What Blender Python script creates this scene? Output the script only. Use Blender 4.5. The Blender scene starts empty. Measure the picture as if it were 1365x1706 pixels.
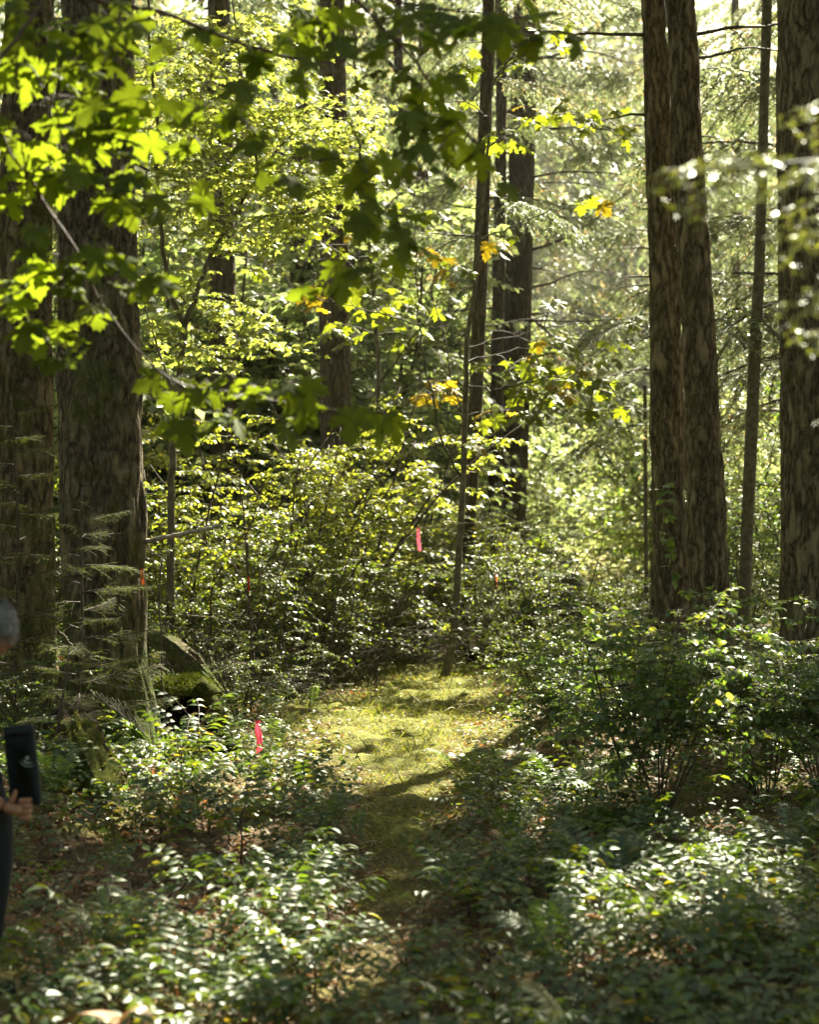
import bpy, math, random
import numpy as np
from mathutils import Vector

# ------------------------------------------------------------------ camera, sky, sun, exposure
sc = bpy.context.scene
COL = sc.collection
R = math.radians
F = 2800.0                     # focal length in photo pixels
CAMZ = 2.0
HOR = 853.0

cam_d = bpy.data.cameras.new("camera")
cam = bpy.data.objects.new("camera", cam_d)
COL.objects.link(cam)
cam.location = (0, 0, CAMZ)
cam.rotation_euler = (R(90), 0, 0)
cam_d.sensor_fit = 'VERTICAL'
cam_d.sensor_height = 36
cam_d.lens = 36 * F / 1706
cam_d.clip_end = 1500
cam_d.clip_start = 0.05
cam_d.dof.use_dof = True
cam_d.dof.focus_distance = 14.0
cam_d.dof.aperture_fstop = 2.2
sc.camera = cam

SUN_AZ = 22.0                  # degrees to the right of straight ahead
SUN_EL = 44.0
SUN = np.array([math.cos(R(SUN_EL)) * math.sin(R(SUN_AZ)), math.cos(R(SUN_EL)) * math.cos(R(SUN_AZ)), math.sin(R(SUN_EL))])

w = bpy.data.worlds.new("World")
sc.world = w
w.use_nodes = True
nt = w.node_tree
sky = nt.nodes.new("ShaderNodeTexSky")
sky.sky_type = 'NISHITA'
sky.sun_disc = False
sky.sun_elevation = R(SUN_EL)
sky.sun_rotation = R(SUN_AZ)
sky.air_density = 1.2
sky.dust_density = 3.0
sky.ozone_density = 0.6
bg = nt.nodes["Background"]
bg.inputs["Strength"].default_value = 0.055
wt = nt.nodes.new("ShaderNodeMix"); wt.data_type = 'RGBA'; wt.blend_type = 'MULTIPLY'; wt.inputs[0].default_value = 1
wt.inputs[7].default_value = (1.0, .96, .72, 1)      # warm white balance of the photograph
nt.links.new(sky.outputs[0], wt.inputs[6]); nt.links.new(wt.outputs[2], bg.inputs[0])

sd = bpy.data.lights.new("sun", 'SUN')
sd.energy = 5.0
sd.angle = R(0.55)
sd.color = (1.0, 0.945, 0.76)
sun = bpy.data.objects.new("sun", sd)
COL.objects.link(sun)
sun.rotation_euler = Vector(SUN).to_track_quat('Z', 'Y').to_euler()

sc.view_settings.view_transform = 'Standard'
sc.view_settings.look = 'None'
sc.view_settings.exposure = 2.78
sc.view_settings.gamma = 1.0
sc.view_settings.use_curve_mapping = False
sc.render.engine = 'CYCLES'
sc.cycles.use_denoising = True
sc.cycles.max_bounces = 7
sc.cycles.diffuse_bounces = 4
sc.cycles.glossy_bounces = 2
sc.cycles.transmission_bounces = 4
sc.cycles.volume_bounces = 0
sc.cycles.sample_clamp_indirect = 6
sc.cycles.caustics_reflective = False
sc.cycles.caustics_refractive = False

rng = np.random.default_rng(7)
random.seed(7)

# ------------------------------------------------------------------ maths helpers
def P(px, py, d):
    return np.array([(px - 682.5) * d / F, d, CAMZ - (py - HOR) * d / F])

def _hash(ix, iy, iz, seed):
    h = (ix * 374761393 + iy * 668265263 + iz * 2147483647 + seed * 1274126177) & 0xffffffff
    h = ((h ^ (h >> 13)) * 1274126177) & 0xffffffff
    h = ((h ^ (h >> 16)) * 2246822519) & 0xffffffff
    return ((h ^ (h >> 15)) & 0xffffff) / float(0xffffff)

def noise3(x, y, z, seed=0):
    x, y, z = np.broadcast_arrays(np.asarray(x, float), np.asarray(y, float), np.asarray(z, float))
    x0 = np.floor(x).astype(np.int64); y0 = np.floor(y).astype(np.int64); z0 = np.floor(z).astype(np.int64)
    fx, fy, fz = x - x0, y - y0, z - z0
    fx = fx * fx * (3 - 2 * fx); fy = fy * fy * (3 - 2 * fy); fz = fz * fz * (3 - 2 * fz)
    r = 0
    for a in (0, 1):
        for b in (0, 1):
            for c in (0, 1):
                wt = (fx if a else 1 - fx) * (fy if b else 1 - fy) * (fz if c else 1 - fz)
                r = r + wt * _hash(x0 + a, y0 + b, z0 + c, seed)
    return r

def fbm(x, y, z, seed=0, oct=3):
    s = 0; a = 0.5; t = 0
    for o in range(oct):
        s = s + a * noise3(x * 2 ** o, y * 2 ** o, z * 2 ** o, seed + o * 17); t += a; a *= 0.5
    return s / t

def path_x(y):                       # centre line of the mossy path
    y = np.asarray(y, float)
    return np.interp(y, [0, 7, 9, 12.5, 16, 19, 24, 40], [-.3, -.22, -.12, 0.02, -.1, 0.1, .5, 3])

def path_w(y):
    return np.interp(np.asarray(y, float), [0, 6.6, 8.5, 11, 12.5, 13.7, 15.5, 17.5, 19.5, 22, 26], [.04, .06, .14, .27, .36, .54, .85, 1.0, 1.0, .7, .1])

def gz(x, y):
    x = np.asarray(x, float); y = np.asarray(y, float)
    near = np.clip(1 - (y - 40) / 40, 0.25, 1)
    h = (fbm(x * .55 + 9, y * .55, 0, 3) - .5) * 0.34 * near + (fbm(x * 2.3, y * 2.3, 0, 5) - .5) * 0.10 * near
    dx = np.abs(x - path_x(y)) / (path_w(y) + .001)
    pm = np.clip(1.6 - dx, 0, 1) * np.clip((27 - y) / 4, 0, 1)
    h = h * (1 - .75 * pm) - 0.05 * pm
    bank = np.exp(-((x + 2.6) / 1.15) ** 2 - ((y - 11.3) / 2.6) ** 2)
    h = h + .20 * bank
    h = h + .12 * np.exp(-((x + 3.0) / 0.9) ** 2 - ((y - 14.0) / 1.5) ** 2)
    return h

def G(x, y, dz=0.0):
    return np.array([x, y, float(gz(x, y)) + dz])

def PG(px, d, dz=0.0):
    x = (px - 682.5) * d / F
    return G(x, d, dz)

def norm(v):
    v = np.asarray(v, float)
    return v / (np.linalg.norm(v, axis=-1, keepdims=True) + 1e-9)

# ------------------------------------------------------------------ mesh helpers
class Geo:
    def __init__(s):
        s.v = []; s.f = []; s.n = 0; s.m = []
    def add(s, v, f, mi=0):
        v = np.asarray(v, float).reshape(-1, 3); f = np.asarray(f, np.int64).reshape(-1, 3)
        s.v.append(v); s.f.append(f + s.n); s.n += len(v); s.m.append(np.full(len(f), mi, np.int32))
    def inst(s, tv, tf, M, pos, mi=0):
        n = len(pos)
        if n == 0: return
        v = np.einsum('nij,kj->nki', M, tv) + pos[:, None, :]
        k = len(tv)
        f = tf[None] + (np.arange(n) * k)[:, None, None]
        s.add(v.reshape(-1, 3), f.reshape(-1, 3), mi)
    def tube(s, pts, rad, sides=6, mi=0, cap=True):
        pts = np.asarray(pts, float); n = len(pts)
        rad = np.broadcast_to(np.asarray(rad, float), (n,))
        t = norm(np.gradient(pts, axis=0))
        ref = np.array([0.31, 0.13, 0.94]) if abs(t[0][2]) < .8 else np.array([1.0, 0.1, 0])
        a = norm(np.cross(t, ref)); b = np.cross(t, a)
        th = np.linspace(0, 2 * np.pi, sides, endpoint=False)
        ring = pts[:, None] + rad[:, None, None] * (np.cos(th)[None, :, None] * a[:, None] + np.sin(th)[None, :, None] * b[:, None])
        s.grid(ring, True, mi, cap)
    def grid(s, ring, wrap=True, mi=0, cap=False):
        n, k = ring.shape[:2]
        i = np.arange(n - 1)[:, None]; j = np.arange(k if wrap else k - 1)[None]
        j2 = (j + 1) % k
        A = i * k + j; B = i * k + j2; C_ = (i + 1) * k + j2; D = (i + 1) * k + j
        f = np.concatenate([np.stack([A, B, C_], -1).reshape(-1, 3), np.stack([A, C_, D], -1).reshape(-1, 3)])
        v = ring.reshape(-1, 3)
        if cap:
            v = np.concatenate([v, [ring[0].mean(0), ring[-1].mean(0)]])
            jj = np.arange(k); o = (n - 1) * k
            f = np.concatenate([f, np.stack([np.full(k, n * k), (jj + 1) % k, jj], -1), np.stack([np.full(k, n * k + 1), o + jj, o + (jj + 1) % k], -1)])
        s.add(v, f, mi)
    def mesh(s, name, mats, smooth=True):
        me = bpy.data.meshes.new(name)
        v = np.concatenate(s.v).astype(np.float32); f = np.concatenate(s.f).astype(np.int32)
        nf = len(f)
        me.vertices.add(len(v)); me.vertices.foreach_set('co', v.ravel())
        me.loops.add(nf * 3); me.loops.foreach_set('vertex_index', f.ravel())
        me.polygons.add(nf); me.polygons.foreach_set('loop_start', np.arange(0, nf * 3, 3, dtype=np.int32))
        me.polygons.foreach_set('loop_total', np.full(nf, 3, np.int32))
        me.polygons.foreach_set('material_index', np.concatenate(s.m))
        if smooth: me.polygons.foreach_set('use_smooth', np.ones(nf, bool))
        for m in (mats if isinstance(mats, (list, tuple)) else [mats]): me.materials.append(m)
        me.update(calc_edges=True)
        return me

def link(name, data, parent=None, loc=None, rot=None, scale=None, **props):
    if 'label' in props: props['label'] = ' '.join(props['label'].split())
    o = bpy.data.objects.new(name, data)
    COL.objects.link(o)
    if parent: o.parent = parent
    if loc is not None: o.location = loc
    if rot is not None: o.rotation_euler = rot
    if scale is not None: o.scale = (scale,) * 3 if np.isscalar(scale) else scale
    for k, v in props.items(): o[k] = v
    return o

def thing(name, label, cat, loc=(0, 0, 0), rot=(0, 0, 0), group=None, scale=None, data=None):
    o = link(name, data, None, loc, rot, scale)
    o['label'] = ' '.join(label.split()); o['category'] = cat
    if group: o['group'] = group
    return o

def frames(fwd, nrm):
    f = norm(fwd); s_ = norm(np.cross(f, nrm)); n = np.cross(s_, f)
    return np.stack([s_, f, n], -1)

# ------------------------------------------------------------------ materials
def new_mat(name):
    m = bpy.data.materials.new(name); m.use_nodes = True
    n = m.node_tree.nodes; l = m.node_tree.links
    for x in list(n): n.remove(x)
    out = n.new("ShaderNodeOutputMaterial")
    return m, n, l, out

def ramp(n, stops):
    r = n.new("ShaderNodeValToRGB")
    e = r.color_ramp.elements
    while len(e) > 1: e.remove(e[0])
    e[0].position = stops[0][0]; e[0].color = (*stops[0][1], 1)
    for p, c in stops[1:]:
        x = e.new(p); x.color = (*c, 1)
    return r

def leaf_mat(name, stops, trans=0.45, tmul=(2.4, 2.6, .9), gloss=0.10, rough=0.38, objvar=.25):
    """thin leaf: diffuse + translucent + a waxy reflection, hue varying leaf by leaf"""
    m, n, l, out = new_mat(name)
    geo = n.new("ShaderNodeNewGeometry")
    oi = n.new("ShaderNodeObjectInfo")
    add = n.new("ShaderNodeMath"); add.operation = 'MULTIPLY_ADD'
    l.new(oi.outputs['Random'], add.inputs[0]); add.inputs[1].default_value = objvar
    l.new(geo.outputs['Random Per Island'], add.inputs[2])
    sub = n.new("ShaderNodeMath"); sub.operation = 'SUBTRACT'; l.new(add.outputs[0], sub.inputs[0]); sub.inputs[1].default_value = objvar / 2
    r = ramp(n, stops); l.new(sub.outputs[0], r.inputs[0])
    tex = n.new("ShaderNodeTexNoise"); tex.inputs['Scale'].default_value = 35
    tc = n.new("ShaderNodeTexCoord"); l.new(tc.outputs['Object'], tex.inputs['Vector'])
    vm = n.new("ShaderNodeMix"); vm.data_type = 'RGBA'; vm.blend_type = 'MULTIPLY'; vm.inputs[0].default_value = 1
    mr = n.new("ShaderNodeMapRange"); mr.inputs[3].default_value = .72; mr.inputs[4].default_value = 1.28
    l.new(tex.outputs['Fac'], mr.inputs[0]); l.new(r.outputs[0], vm.inputs[6]); l.new(mr.outputs[0], vm.inputs[7])
    d = n.new("ShaderNodeBsdfDiffuse"); l.new(vm.outputs[2], d.inputs[0])
    t = n.new("ShaderNodeBsdfTranslucent")
    tm = n.new("ShaderNodeMix"); tm.data_type = 'RGBA'; tm.blend_type = 'MULTIPLY'; tm.inputs[0].default_value = 1
    l.new(vm.outputs[2], tm.inputs[6]); tm.inputs[7].default_value = (*tmul, 1); l.new(tm.outputs[2], t.inputs[0])
    mx = n.new("ShaderNodeMixShader"); mx.inputs[0].default_value = trans
    l.new(d.outputs[0], mx.inputs[1]); l.new(t.outputs[0], mx.inputs[2])
    g = n.new("ShaderNodeBsdfGlossy"); g.inputs['Roughness'].default_value = rough
    g.inputs[0].default_value = (.95, .97, .9, 1)
    lw = n.new("ShaderNodeLayerWeight"); lw.inputs[0].default_value = .35
    gm = n.new("ShaderNodeMath"); gm.operation = 'MULTIPLY_ADD'; l.new(lw.outputs['Fresnel'], gm.inputs[0]); gm.inputs[1].default_value = gloss * 1.5; gm.inputs[2].default_value = gloss * .35
    mg = n.new("ShaderNodeMixShader"); l.new(gm.outputs[0], mg.inputs[0])
    l.new(mx.outputs[0], mg.inputs[1]); l.new(g.outputs[0], mg.inputs[2])
    l.new(mg.outputs[0], out.inputs[0])
    return m

def solid(name, col, rough=.8, col2=None, scale=8, bump=0.0, bscale=40, spec=.3, stretch=(1, 1, 1)):
    m, n, l, out = new_mat(name)
    b = n.new("ShaderNodeBsdfPrincipled"); b.inputs['Roughness'].default_value = rough
    b.inputs['Specular IOR Level'].default_value = spec
    tc = n.new("ShaderNodeTexCoord"); mp = n.new("ShaderNodeMapping"); mp.inputs['Scale'].default_value = stretch
    l.new(tc.outputs['Object'], mp.inputs[0])
    if col2:
        t = n.new("ShaderNodeTexNoise"); t.inputs['Scale'].default_value = scale; t.inputs['Detail'].default_value = 6
        l.new(mp.outputs[0], t.inputs['Vector'])
        r = ramp(n, [(.35, col), (.65, col2)]); l.new(t.outputs['Fac'], r.inputs[0]); l.new(r.outputs[0], b.inputs[0])
    else:
        b.inputs[0].default_value = (*col, 1)
    if bump:
        t2 = n.new("ShaderNodeTexNoise"); t2.inputs['Scale'].default_value = bscale; t2.inputs['Detail'].default_value = 5
        l.new(mp.outputs[0], t2.inputs['Vector'])
        bp = n.new("ShaderNodeBump"); bp.inputs['Strength'].default_value = bump; bp.inputs['Distance'].default_value = .02
        l.new(t2.outputs['Fac'], bp.inputs['Height']); l.new(bp.outputs[0], b.inputs['Normal'])
    l.new(b.outputs[0], out.inputs[0])
    return m

def bark_mat(name, ridge, furrow, moss=0.3, mosscol=(.07, .085, .015), sc_h=16, sc_v=3.0, dist=.035):
    """furrowed bark: distorted stretched cells, lichen and moss patches (heavier near the foot)"""
    m, n, l, out = new_mat(name)
    b = n.new("ShaderNodeBsdfPrincipled"); b.inputs['Roughness'].default_value = .95; b.inputs['Specular IOR Level'].default_value = .15
    tc = n.new("ShaderNodeTexCoord")
    wn = n.new("ShaderNodeTexNoise"); wn.inputs['Scale'].default_value = 3.5; wn.inputs['Detail'].default_value = 4
    l.new(tc.outputs['Object'], wn.inputs['Vector'])
    va = n.new("ShaderNodeVectorMath"); va.operation = 'MULTIPLY_ADD'
    l.new(wn.outputs['Color'], va.inputs[0]); va.inputs[1].default_value = (.13, .13, .22); l.new(tc.outputs['Object'], va.inputs[2])
    mp = n.new("ShaderNodeMapping"); mp.inputs['Scale'].default_value = (sc_h, sc_h, sc_v); l.new(va.outputs[0], mp.inputs[0])
    vo = n.new("ShaderNodeTexNoise"); vo.inputs['Scale'].default_value = .8; vo.inputs['Detail'].default_value = 3; vo.inputs['Roughness'].default_value = .55
    l.new(mp.outputs[0], vo.inputs['Vector'])
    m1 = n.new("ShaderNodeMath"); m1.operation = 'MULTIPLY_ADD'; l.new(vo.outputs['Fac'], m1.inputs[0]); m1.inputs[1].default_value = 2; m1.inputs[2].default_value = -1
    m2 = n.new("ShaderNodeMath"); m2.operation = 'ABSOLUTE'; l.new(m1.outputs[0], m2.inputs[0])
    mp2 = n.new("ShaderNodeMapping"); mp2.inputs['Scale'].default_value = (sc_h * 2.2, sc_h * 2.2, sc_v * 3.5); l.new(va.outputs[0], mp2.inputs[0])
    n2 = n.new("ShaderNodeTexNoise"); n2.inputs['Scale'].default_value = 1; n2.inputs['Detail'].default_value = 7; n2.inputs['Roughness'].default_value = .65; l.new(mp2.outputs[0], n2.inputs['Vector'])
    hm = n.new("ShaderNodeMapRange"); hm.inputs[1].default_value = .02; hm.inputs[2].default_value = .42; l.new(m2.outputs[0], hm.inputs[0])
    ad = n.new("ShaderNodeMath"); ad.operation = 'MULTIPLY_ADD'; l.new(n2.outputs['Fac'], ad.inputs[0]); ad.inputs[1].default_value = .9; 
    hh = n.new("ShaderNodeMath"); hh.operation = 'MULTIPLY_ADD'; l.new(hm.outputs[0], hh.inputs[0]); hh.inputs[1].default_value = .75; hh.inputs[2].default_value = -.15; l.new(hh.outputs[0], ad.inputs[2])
    r = ramp(n, [(.2, furrow), (.55, tuple(.5 * a + .5 * c for a, c in zip(ridge, furrow))), (.95, ridge)]); l.new(ad.outputs[0], r.inputs[0])  # furrows are browner bark, darkened further to stand in for groove shade
    n3 = n.new("ShaderNodeTexNoise"); n3.inputs['Scale'].default_value = 1.8; n3.inputs['Detail'].default_value = 8; n3.inputs['Roughness'].default_value = .7
    l.new(tc.outputs['Object'], n3.inputs['Vector'])
    sx = n.new("ShaderNodeSeparateXYZ"); l.new(tc.outputs['Object'], sx.inputs[0])
    zm = n.new("ShaderNodeMapRange"); zm.inputs[1].default_value = 0.1; zm.inputs[2].default_value = 1.2; zm.inputs[3].default_value = .22; zm.inputs[4].default_value = 0
    l.new(sx.outputs['Z'], zm.inputs[0])
    a2 = n.new("ShaderNodeMath"); a2.operation = 'ADD'; l.new(n3.outputs['Fac'], a2.inputs[0]); l.new(zm.outputs[0], a2.inputs[1])
    mm = n.new("ShaderNodeMapRange"); mm.inputs[1].default_value = .68 - moss * .35; mm.inputs[2].default_value = .82 - moss * .3; l.new(a2.outputs[0], mm.inputs[0])
    mc = n.new("ShaderNodeMix"); mc.data_type = 'RGBA'; l.new(mm.outputs[0], mc.inputs[0]); l.new(r.outputs[0], mc.inputs[6]); mc.inputs[7].default_value = (*mosscol, 1)
    l.new(mc.outputs[2], b.inputs[0])
    bp = n.new("ShaderNodeBump"); bp.inputs['Strength'].default_value = 1; bp.inputs['Distance'].default_value = dist
    l.new(ad.outputs[0], bp.inputs['Height']); l.new(bp.outputs[0], b.inputs['Normal'])
    l.new(b.outputs[0], out.inputs[0])
    return m

M = {}
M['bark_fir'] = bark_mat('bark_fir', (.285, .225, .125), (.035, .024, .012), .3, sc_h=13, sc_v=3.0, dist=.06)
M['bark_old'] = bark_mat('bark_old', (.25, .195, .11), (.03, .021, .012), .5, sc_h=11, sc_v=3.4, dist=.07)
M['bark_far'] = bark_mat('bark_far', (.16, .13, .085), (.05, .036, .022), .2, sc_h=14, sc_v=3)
M['bark_smooth'] = solid('bark_smooth', (.075, .06, .035), .85, (.15, .13, .08), 14, .4, 50)
M['twig'] = solid('twig', (.045, .033, .02), .8, (.09, .07, .045), 20)
M['twig_red'] = solid('twig_red', (.05, .026, .016), .6, (.09, .05, .03), 20)
M['deadwood'] = solid('deadwood', (.38, .33, .25), .8, (.22, .18, .12), 25, .5, 60)
M['maple_near'] = leaf_mat('maple_near', [(0, (.045, .060, .004)), (.5, (.075, .095, .006)), (.95, (.11, .125, .008))], .6, (3.3, 3.3, 2.0), .03, .6)
M['maple_mid'] = leaf_mat('maple_mid', [(0, (.06, .085, .010)), (.7, (.10, .12, .012)), (.9, (.18, .17, .015)), (.98, (.26, .17, .015))], .55, (3.4, 3.1, 1.0), .07, .48)
M['maple_yellow'] = leaf_mat('maple_yellow', [(0, (.20, .17, .02)), (.6, (.26, .17, .02)), (1, (.30, .12, .02))], .5, (1.9, 1.8, .6), .05, .5)
M['small_leaf'] = leaf_mat('small_leaf', [(0, (.065, .085, .010)), (.6, (.11, .135, .014)), (1, (.17, .175, .025))], .55, (3.8, 3.5, 2.0), .10, .42)
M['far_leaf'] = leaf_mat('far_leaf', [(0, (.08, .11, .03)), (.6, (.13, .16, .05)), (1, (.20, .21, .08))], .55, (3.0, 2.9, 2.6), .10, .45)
M['pale_growth'] = leaf_mat('pale_growth', [(0, (.18, .20, .08)), (.6, (.30, .29, .14)), (1, (.42, .38, .22))], .5, (1.8, 1.7, 1.5), .08, .5)
M['shrub_leaf'] = leaf_mat('shrub_leaf', [(0, (.032, .055, .007)), (.6, (.055, .085, .010)), (1, (.12, .13, .016))], .5, (3.4, 3.2, 1.0), .09, .42)
M['cool_leaf'] = leaf_mat('cool_leaf', [(0, (.03, .065, .016)), (.6, (.055, .10, .022)), (1, (.11, .13, .035))], .5, (3.9, 3.3, 1.2), .09, .4)
M['grape_leaf'] = leaf_mat('grape_leaf', [(0, (.016, .036, .008)), (.5, (.034, .066, .012)), (.93, (.065, .095, .016)), (1, (.13, .11, .03))], .42, (4.4, 3.5, .8), .085, .42)
M['fern_leaf'] = leaf_mat('fern_leaf', [(0, (.035, .065, .012)), (1, (.065, .10, .016))], .4, (2.9, 3.0, .9), .16, .36)
M['needle'] = leaf_mat('needle', [(0, (.035, .05, .016)), (.7, (.06, .075, .026)), (.96, (.11, .10, .045)), (1, (.16, .10, .05))], .3, (2.3, 2.2, 1.1), .10, .45)
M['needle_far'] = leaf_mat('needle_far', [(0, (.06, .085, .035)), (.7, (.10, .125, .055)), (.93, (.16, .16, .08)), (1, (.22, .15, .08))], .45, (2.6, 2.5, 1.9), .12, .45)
M['near_needle'] = leaf_mat('near_needle', [(0, (.05, .065, .015)), (1, (.11, .12, .03))], .4, (2.6, 2.5, 1.0), .2, .35)
M['hemlock'] = leaf_mat('hemlock', [(0, (.035, .055, .010)), (1, (.09, .11, .018))], .45, (3.2, 3.1, .8), .03, .5)
M['dead_leaf'] = leaf_mat('dead_leaf', [(0, (.10, .05, .025)), (.5, (.20, .11, .055)), (.85, (.33, .22, .13)), (1, (.42, .16, .05))], .25, (1.6, 1.2, .8), .08, .5)
M['dry_grass'] = leaf_mat('dry_grass', [(0, (.22, .20, .07)), (1, (.40, .34, .16))], .35, (1.3, 1.2, .8), .1, .5)
M['moss_blade'] = leaf_mat('moss_blade', [(0, (.045, .06, .010)), (.5, (.10, .12, .018)), (.85, (.20, .19, .05)), (1, (.32, .25, .11))], .4, (2.0, 1.9, .8), .04, .6)
M['moss'] = solid('moss', (.03, .035, .006), 1, (.07, .075, .012), 18, 1.0, 90, .05)
M['rot'] = solid('rot', (.045, .026, .014), .95, (.012, .008, .006), 7, .9, 25, .1, (1, 1, .25))

# ground
def ground_mat():
    m, n, l, out = new_mat('forest_floor')
    b = n.new("ShaderNodeBsdfPrincipled"); b.inputs['Roughness'].default_value = .95; b.inputs['Specular IOR Level'].default_value = .1
    at = n.new("ShaderNodeAttribute"); at.attribute_name = 'floor_mix'
    sp = n.new("ShaderNodeSeparateColor"); l.new(at.outputs['Color'], sp.inputs[0])
    tc = n.new("ShaderNodeTexCoord")
    t1 = n.new("ShaderNodeTexNoise"); t1.inputs['Scale'].default_value = 9; t1.inputs['Detail'].default_value = 10; t1.inputs['Roughness'].default_value = .75
    t2 = n.new("ShaderNodeTexNoise"); t2.inputs['Scale'].default_value = 55; t2.inputs['Detail'].default_value = 6
    for t in (t1, t2): l.new(tc.outputs['Object'], t.inputs['Vector'])
    litter = ramp(n, [(.3, (.035, .022, .012)), (.5, (.10, .065, .035)), (.62, (.15, .10, .06)), (.7, (.06, .04, .02))]); l.new(t2.outputs['Fac'], litter.inputs[0])
    mossr = ramp(n, [(.33, (.035, .035, .008)), (.48, (.11, .12, .018)), (.58, (.17, .17, .035)), (.68, (.12, .085, .04))]); l.new(t1.outputs['Fac'], mossr.inputs[0])
    grass = ramp(n, [(.3, (.14, .15, .04)), (.6, (.32, .28, .11)), (.8, (.48, .42, .22))]); l.new(t1.outputs['Fac'], grass.inputs[0])
    def mix(f, a, c):
        x = n.new("ShaderNodeMix"); x.data_type = 'RGBA'; l.new(f, x.inputs[0]); l.new(a, x.inputs[6]); l.new(c, x.inputs[7]); return x.outputs[2]
    mf = n.new("ShaderNodeMath"); mf.operation = 'MULTIPLY_ADD'; l.new(t1.outputs['Fac'], mf.inputs[0]); mf.inputs[1].default_value = 1.6; mf.inputs[2].default_value = -.8
    ma = n.new("ShaderNodeMath"); ma.operation = 'ADD'; ma.use_clamp = True; l.new(mf.outputs[0], ma.inputs[0]); l.new(sp.outputs[0], ma.inputs[1])
    c = mix(ma.outputs[0], litter.outputs[0], mossr.outputs[0])
    c = mix(sp.outputs[1], c, grass.outputs[0])
    l.new(c, b.inputs[0])
    bp = n.new("ShaderNodeBump"); bp.inputs['Strength'].default_value = .9; bp.inputs['Distance'].default_value = .03
    l.new(t2.outputs['Fac'], bp.inputs['Height']); l.new(bp.outputs[0], b.inputs['Normal'])
    l.new(b.outputs[0], out.inputs[0])
    return m
M['ground'] = ground_mat()

# ------------------------------------------------------------------ leaf templates (base at origin, pointing +Y, normal +Z)
def tmpl_maple(hi=True, drp=.25):
    if hi:
        half = [(.02, 0), (.16, -.10), (.28, -.05), (.42, -.06), (.38, .06), (.24, .13), (.36, .17), (.52, .18), (.50, .27), (.64, .40),
                (.50, .41), (.46, .50), (.30, .43), (.17, .40), (.20, .55), (.31, .62), (.20, .69), (.17, .82), (.08, .86)]
    else:
        half = [(.05, 0), (.30, -.08), (.24, .13), (.58, .36), (.17, .40), (.22, .66)]
    pts = [(0, 0.0)] + half + [(0, 1.0)] + [(-x, y) for x, y in reversed(half)]
    pts = np.array(pts)
    c = np.array([[0, .28]])
    al = np.vstack([pts, c])
    x, y = al[:, 0], al[:, 1]
    z = -.22 * np.abs(x) ** 1.3 - drp * np.clip(y, 0, 1) ** 2 * .8 + .05 * np.sin(x * 17 + y * 9)
    v = np.stack([x, y, z], -1)
    k = len(pts)
    f = [(k, i, (i + 1) % k) for i in range(k)]
    if hi:   # petiole
        o = len(v)
        v = np.vstack([v, [[.012, .05, 0], [-.012, .05, 0], [.010, -.35, .12], [-.010, -.35, .12], [0, -.16, .03]]])
        f += [(o, o + 2, o + 1), (o + 1, o + 2, o + 3)]
    return v, np.array(f)

def tmpl_ovate(wd=.3, fold=.12, drp=.2, n=3):
    ys = np.linspace(0, 1, n + 2)
    ws = wd * np.sin(np.pi * np.clip(ys ** .85, 0, 1)) ** .8
    v = []; f = []
    for y, ww in zip(ys, ws):
        z = -drp * y * y
        v += [(-ww, y, z + fold * ww / wd * wd), (0, y, z), (ww, y, z + fold * ww / wd * wd)]
    for i in range(n + 1):
        a = i * 3; b = a + 3
        for q in (0, 1):
            f += [(a + q, a + q + 1, b + q + 1), (a + q, b + q + 1, b + q)]
    v = np.array(v)
    f = np.array([t for t in f if len({tuple(np.round(v[i], 5)) for i in t}) == 3])
    return v, f

LEAF_LO = (np.array([[0, 0, 0], [.28, .45, .06], [0, 1, -.15], [-.28, .45, .06], [0, .5, 0]]), np.array([(0, 1, 4), (1, 2, 4), (2, 3, 4), (3, 0, 4)]))
LEAF_QUAD = (np.array([[0, 0, 0], [.3, .5, .05], [0, 1, -.12], [-.3, .5, .05]]), np.array([(0, 1, 2), (0, 2, 3)]))
OVATE = tmpl_ovate(.3, .25, .22, 2)
MAPLE_HI = [tmpl_maple(True, d) for d in (.1, .3, .5)]
MAPLE_LO = tmpl_maple(False, .3)

# ------------------------------------------------------------------ growth
def polyline(r, p, d, L, n, wob, trop):
    pts = [p]; d = norm(d); st = L / n
    for i in range(n):
        d = norm(d + r.normal(0, wob, 3) + np.array(trop) / n)
        p = p + d * st
        pts.append(p)
    return np.array(pts), d

def leaves_along(r, pts, k, size, flat=.5, droop=.25, start=.1):
    """k leaves along a twig, alternating left and right, blades near horizontal"""
    t = np.linspace(start, 1, k) + r.normal(0, .02, k)
    t = np.clip(t, 0, 1) * (len(pts) - 1)
    i = np.minimum(t.astype(int), len(pts) - 2)
    fr = (t - i)[:, None]
    pos = pts[i] * (1 - fr) + pts[i + 1] * fr
    tan = norm(pts[i + 1] - pts[i])
    side = norm(np.cross(tan, [0, 0, 1.0])) * np.where(np.arange(k) % 2, 1, -1)[:, None]
    fwd = norm(side * .9 + tan * .7 + np.array([0, 0, -droop]) + r.normal(0, .25, (k, 3)))
    nr = norm(np.array([0, 0, 1.0]) + r.normal(0, flat, (k, 3)))
    s = size * r.uniform(.6, 1.25, k)
    return pos, frames(fwd, nr) * s[:, None, None]

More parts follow.
